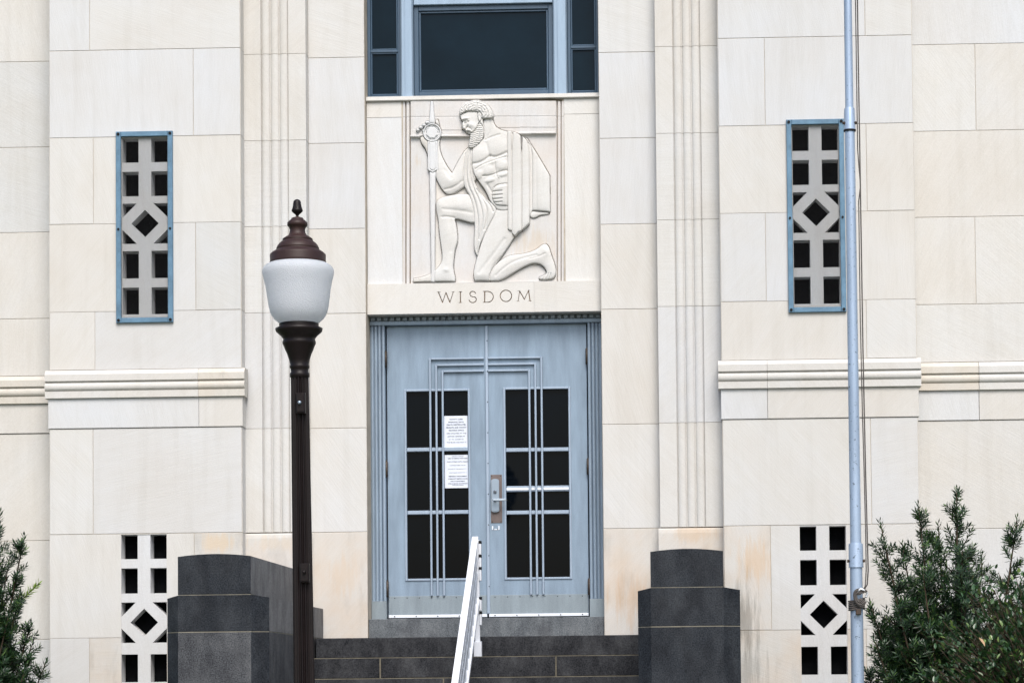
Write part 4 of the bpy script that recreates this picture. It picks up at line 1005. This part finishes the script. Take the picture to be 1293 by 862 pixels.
for k in range(5):      # loops of the hitch above the turns
    r_ = .020+.009*k; c_ = (FX+.012+.004*k, zz(753))
    p.tube([(c_[0]+r_*math.cos(t), FY-.092-.006*(k % 2), c_[1]+1.25*r_*math.sin(t)+.010*math.cos(2*t)) for t in np.linspace(.4, 5.6, 18)], .0062, 6, 0)
p.tube([(FX+.004, FY-.09, zz(747)), (FX+.03, FY-.105, zz(743.5)), (FX+.06, FY-.09, zz(746)), (FX+.085, FY-.05, zz(749)), (FX+.07, FY-.07, zz(754))], .009, 6, 1)
p.build('rope_knot', ['rope', 'white_metal'], ft)
p = MB(); p.box(FX-.012, FX+.03, FY-.10, FY-.05, zz(776), zz(769), 0, .004); p.build('cleat', ['rust'], ft)
p = MB(); p.lathe([(.16, GZ), (.16, GZ+.06), (.09, GZ+.12), (.068, GZ+.14)], FX, FY, 32); p.build('base_collar', ['pole'], ft)

# ------------------------------------------------------------------ shrubs
def needles(vs, fs, p, d, n, L, rng, wid=.0062):
    "whorls of narrow leaves along a shoot from p in direction d"
    d = d.normalized(); a = d.orthogonal().normalized(); b2 = d.cross(a)
    for k in range(n):
        t = k/n; q = p+d*(t*L); an_ = k*2.4+rng.random()*.5
        o_ = (math.cos(an_)*a+math.sin(an_)*b2); up_ = .15+.80*t
        l_ = (o_+d*up_+Vector((0, 0, .18))).normalized(); ln = rng.uniform(.048, .080)*(1-.2*t)
        sd = l_.cross(d).normalized()*wid
        tip = q+l_*ln+d*.004; mid = q+l_*ln*.55
        i = len(vs); vs += [q-sd*.4, q+sd*.4, mid+sd, tip, mid-sd]; fs.append((i, i+1, i+2, i+3, i+4))
def yew(name, label, base, stems, rng, tipspot=None):
    t = thing(name, label, 'shrub', base, 'dark needle leaved shrubs')
    vs, fs = [], []; wood = MB(); tv, tf = [], []
    for (top, lean, R0, zb_) in stems:
        top = Vector(top); bs = Vector((base[0]+lean*.3*(top.x-base[0]), base[1]+(top.y-base[1])*.3, base[2])); ln = (top-bs).length
        path = []
        for k in range(26):
            u = k/25; e = u**1.35 if lean else u
            q = Vector((bs.x+(top.x-bs.x)*e, bs.y+(top.y-bs.y)*e, bs.z+(top.z-bs.z)*u))
            q += Vector((math.sin(u*5+top.x*3)*.03, math.cos(u*4+top.x)*.03, 0))*(1-u); path.append(q)
        wood.tube(path, [.028*(1-k/26)+.003 for k in range(26)], 6)
        needles(vs, fs, path[-3], path[-1]-path[-3], 34, (path[-1]-path[-3]).length+.04, rng)
        nb = int(ln*74)
        for k in range(nb):
            u = .10+.88*(k/nb)**1.12;
            if u > .55 and rng.random() < .25+.75*(u-.55)/.45*.7: continue
            i0 = min(int(u*25), 24); p = path[i0].lerp(path[i0+1], u*25-i0)
            dist = (1-u)*ln; BL = R0*min(1.15, .16+dist*.62)*rng.uniform(.5, 1.2); an_ = rng.random()*6.283
            outv = Vector((math.cos(an_), math.sin(an_)*.8, rng.uniform(.35, 1.0))).normalized()
            q = p.copy(); pts = [q.copy()]; d = outv.copy(); steps = max(2, int(BL/.055)); 
            for j in range(steps):
                d = (d+Vector((0, 0, .10))+Vector((rng.uniform(-1, 1), rng.uniform(-1, 1), rng.uniform(-1, 1)))*.10).normalized()
                q = q+d*(BL/steps); pts.append(q.copy())
            if BL > .15: wood.tube(pts, [.006*(1-j/len(pts))+.0015 for j in range(len(pts))], 4)
            for j in range(len(pts)-1):
                if j/len(pts) < .25 and BL > .25: continue
                needles(vs, fs, pts[j], pts[j+1]-pts[j], 9, (pts[j+1]-pts[j]).length, rng)
                if rng.random() < .55 and BL > .12:
                    sdv = (d.cross(Vector((rng.uniform(-1, 1), rng.uniform(-1, 1), .3))).normalized()+d*.9+Vector((0, 0, .25))).normalized()
                    needles(vs, fs, pts[j], sdv, 15, rng.uniform(.07, .13), rng)
            needles(vs, fs, pts[-1], d, 14, .05, rng)
    if tipspot:
        a = Vector(tipspot[0]); b2 = Vector(tipspot[1]); wood.tube([a, b2], [.004, .002], 5)
        needles(tv, tf, a, b2-a, 34, (b2-a).length, rng, .007)
        for q in (.35, .6): c = a.lerp(b2, q); needles(tv, tf, c, (b2-a)+Vector((.12, 0, .1)), 12, .07, rng, .005)
    p = MB(); p.add([tuple(v) for v in vs], fs, 0); p.keep = True; p.build('foliage', ['yew'], t)
    wood.build('stems', ['bark'], t)
    if tv: p = MB(); p.add([tuple(v) for v in tv], tf, 0); p.keep = True; o = p.build('new_shoot', ['yew_tip'], t); o['label'] = 'bright green new shoot'
rng = random.Random(11)
P3 = lambda px, py, Y: tuple(at(px, py, Y))
yew('needle_shrub', 'tall dark needle leaved shrub right of the flagpole', (4.15, -1.75, GZ),
    [(P3(1208, 621, -1.8), 0, .36, 0), (P3(1160, 641, -1.8), 1, .26, 0), (P3(1112, 662, -1.9), 1, .28, 0), (P3(1284, 657, -1.7), 1, .24, 0), (P3(1140, 690, -1.6), 1, .38, 0),
     (P3(1185, 665, -1.6), 0, .36, 0), (P3(1240, 705, -1.7), 0, .40, 0), (P3(1100, 765, -1.8), 1, .36, 0), (P3(1165, 720, -2.1), 0, .42, 0), (P3(1215, 690, -2.1), 0, .40, 0), (P3(1105, 810, -2.0), 1, .34, 0),
     (P3(1290, 735, -1.9), 1, .42, 0), (P3(1118, 785, -1.6), 0, .42, 0), (P3(1150, 800, -1.5), 0, .46, 0), (P3(1200, 770, -1.5), 0, .46, 0), (P3(1095, 850, -1.9), 1, .36, 0), (P3(1175, 790, -2.0), 0, .42, 0), (P3(1130, 750, -2.1), 0, .40, 0), (P3(1325, 690, -1.6), 1, .36, 0)], rng)
yew('needle_shrub', 'dark needle leaved shrub at the left edge with one bright new shoot', (-4.35, -1.9, GZ),
    [(P3(0, 650, -1.9), 0, .30, 0), (P3(-30, 610, -1.9), 0, .38, 0), (P3(12, 705, -1.8), 1, .30, 0), (P3(24, 752, -2.0), 1, .30, 0), (P3(38, 790, -1.9), 1, .28, 0), (P3(10, 780, -2.1), 0, .38, 0),
     (P3(57, 838, -1.9), 1, .24, 0), (P3(40, 815, -2.0), 1, .30, 0), (P3(30, 850, -2.1), 1, .34, 0), (P3(30, 680, -1.95), 1, .16, 0), (P3(-5, 690, -2.1), 0, .34, 0), (P3(20, 830, -1.7), 1, .36, 0), (P3(-40, 700, -1.7), 0, .44, 0), (P3(-70, 650, -1.9), 1, .4, 0), (P3(-20, 740, -2.2), 0, .42, 0)], rng,
    (P3(20, 764, -2.0), P3(50, 735, -2.0)))
# broad-leaved shrub in front
bt = thing('broadleaf_shrub', 'green broad leaved shrub with one dry leaf at the lower right corner', 'shrub', (4.86, -2.75, GZ))
vs, fs = [], []; wood = MB(); dv, df = [], []
def leaf(vs, fs, p, d, L, Wd, rng):
    d = d.normalized(); s_ = d.cross(Vector((rng.uniform(-.5, .5), rng.uniform(-.5, .5), 1))).normalized(); n_ = s_.cross(d)
    i = len(vs); f = .22
    vs += [p, p+d*L*.35+s_*Wd+n_*Wd*f, p+d*L*.72+s_*Wd*.75+n_*Wd*f*.5, p+d*L-n_*L*.08, p+d*L*.72-s_*Wd*.75+n_*Wd*f*.5, p+d*L*.35-s_*Wd+n_*Wd*f, p+d*L*.45-n_*Wd*.12]
    fs += [(i, i+1, i+6), (i+1, i+2, i+6), (i+2, i+3, i+6), (i+3, i+4, i+6), (i+4, i+5, i+6), (i+5, i, i+6)]
cb0 = Vector((4.86, -2.75, GZ-.06))
for k in range(1250):
    a = rng.random()*6.283; el = rng.uniform(-.1, 1)**.8 if rng.random() < .9 else rng.random(); el = max(el if not isinstance(el, complex) else .1, .0)
    zt_ = .30+rng.uniform(-.3, .0)
    rr = math.sqrt(max(0, 1-el*el)); lump = 1+.16*math.sin(a*5+el*7)+rng.uniform(-.10, .08)
    tip = cb0+Vector((rr*math.cos(a)*1.08*lump, rr*math.sin(a)*.62*lump, 1.1+el*1.36*lump))
    st = cb0+Vector((rng.uniform(-.2, .2), rng.uniform(-.15, .15), .75+el*.7)); path = [st.lerp(tip, q/8)+Vector((math.sin(q*1.1+k)*.018, math.cos(q*.9+k)*.018, 0)) for q in range(9)]
    wood.tube(path, [.007*(1-q/9)+.0015 for q in range(9)], 4)
    for q in range(3, 9):
        for _ in range(3):
            base = path[q]+Vector((rng.uniform(-.03, .03), rng.uniform(-.03, .03), rng.uniform(-.03, .03)))
            d = (tip-st).normalized()*.8+Vector((rng.uniform(-1, 1), rng.uniform(-1, 1), rng.uniform(-.4, .8)))
            leaf(vs, fs, base, d, rng.uniform(.038, .066), rng.uniform(.011, .018), rng)
for k in range(12):      # main stems from the ground into the crown
    a_ = k*.9; wood.tube([cb0+Vector((.10*math.cos(a_), .08*math.sin(a_), 0)), cb0+Vector((.20*math.cos(a_), .14*math.sin(a_), .5)), cb0+Vector((.34*math.cos(a_+.2), .2*math.sin(a_+.2), 1.1)), cb0+Vector((.5*math.cos(a_+.3), .3*math.sin(a_+.3), 1.7))], [.024, .020, .014, .008], 6)
for k in range(420):     # lower skirt of foliage
    a_ = rng.random()*6.283; h_ = rng.uniform(.15, 1.15); r_ = rng.uniform(.55, 1.0)*(.62+.38*h_)
    c_ = cb0+Vector((r_*math.cos(a_), r_*.62*math.sin(a_), h_))
    st = cb0+Vector((.2*math.cos(a_), .14*math.sin(a_), max(.1, h_-.4))); wood.tube([st, c_], [.006, .002], 4)
    for q in range(12):
        leaf(vs, fs, st.lerp(c_, rng.uniform(.55, 1.03))+Vector((rng.uniform(-.05, .05), rng.uniform(-.05, .05), rng.uniform(-.05, .05))), (c_-st).normalized()+Vector((rng.uniform(-1, 1), rng.uniform(-1, 1), rng.uniform(-.4, .9))), rng.uniform(.038, .066), rng.uniform(.011, .018), rng)
p = MB(); p.add([tuple(v) for v in vs], fs, 0); p.keep = True; p.build('foliage', ['broad'], bt); wood.build('stems', ['bark'], bt)
q = at(1241, 809, -3.42); leaf(dv, df, Vector((q.x-.03, q.y, q.z+.03)), Vector((.6, -.1, -.8)), .085, .022, rng)
p = MB(); p.add([tuple(v) for v in dv], df, 0); o = p.build('dry_leaf', ['dry'], bt)
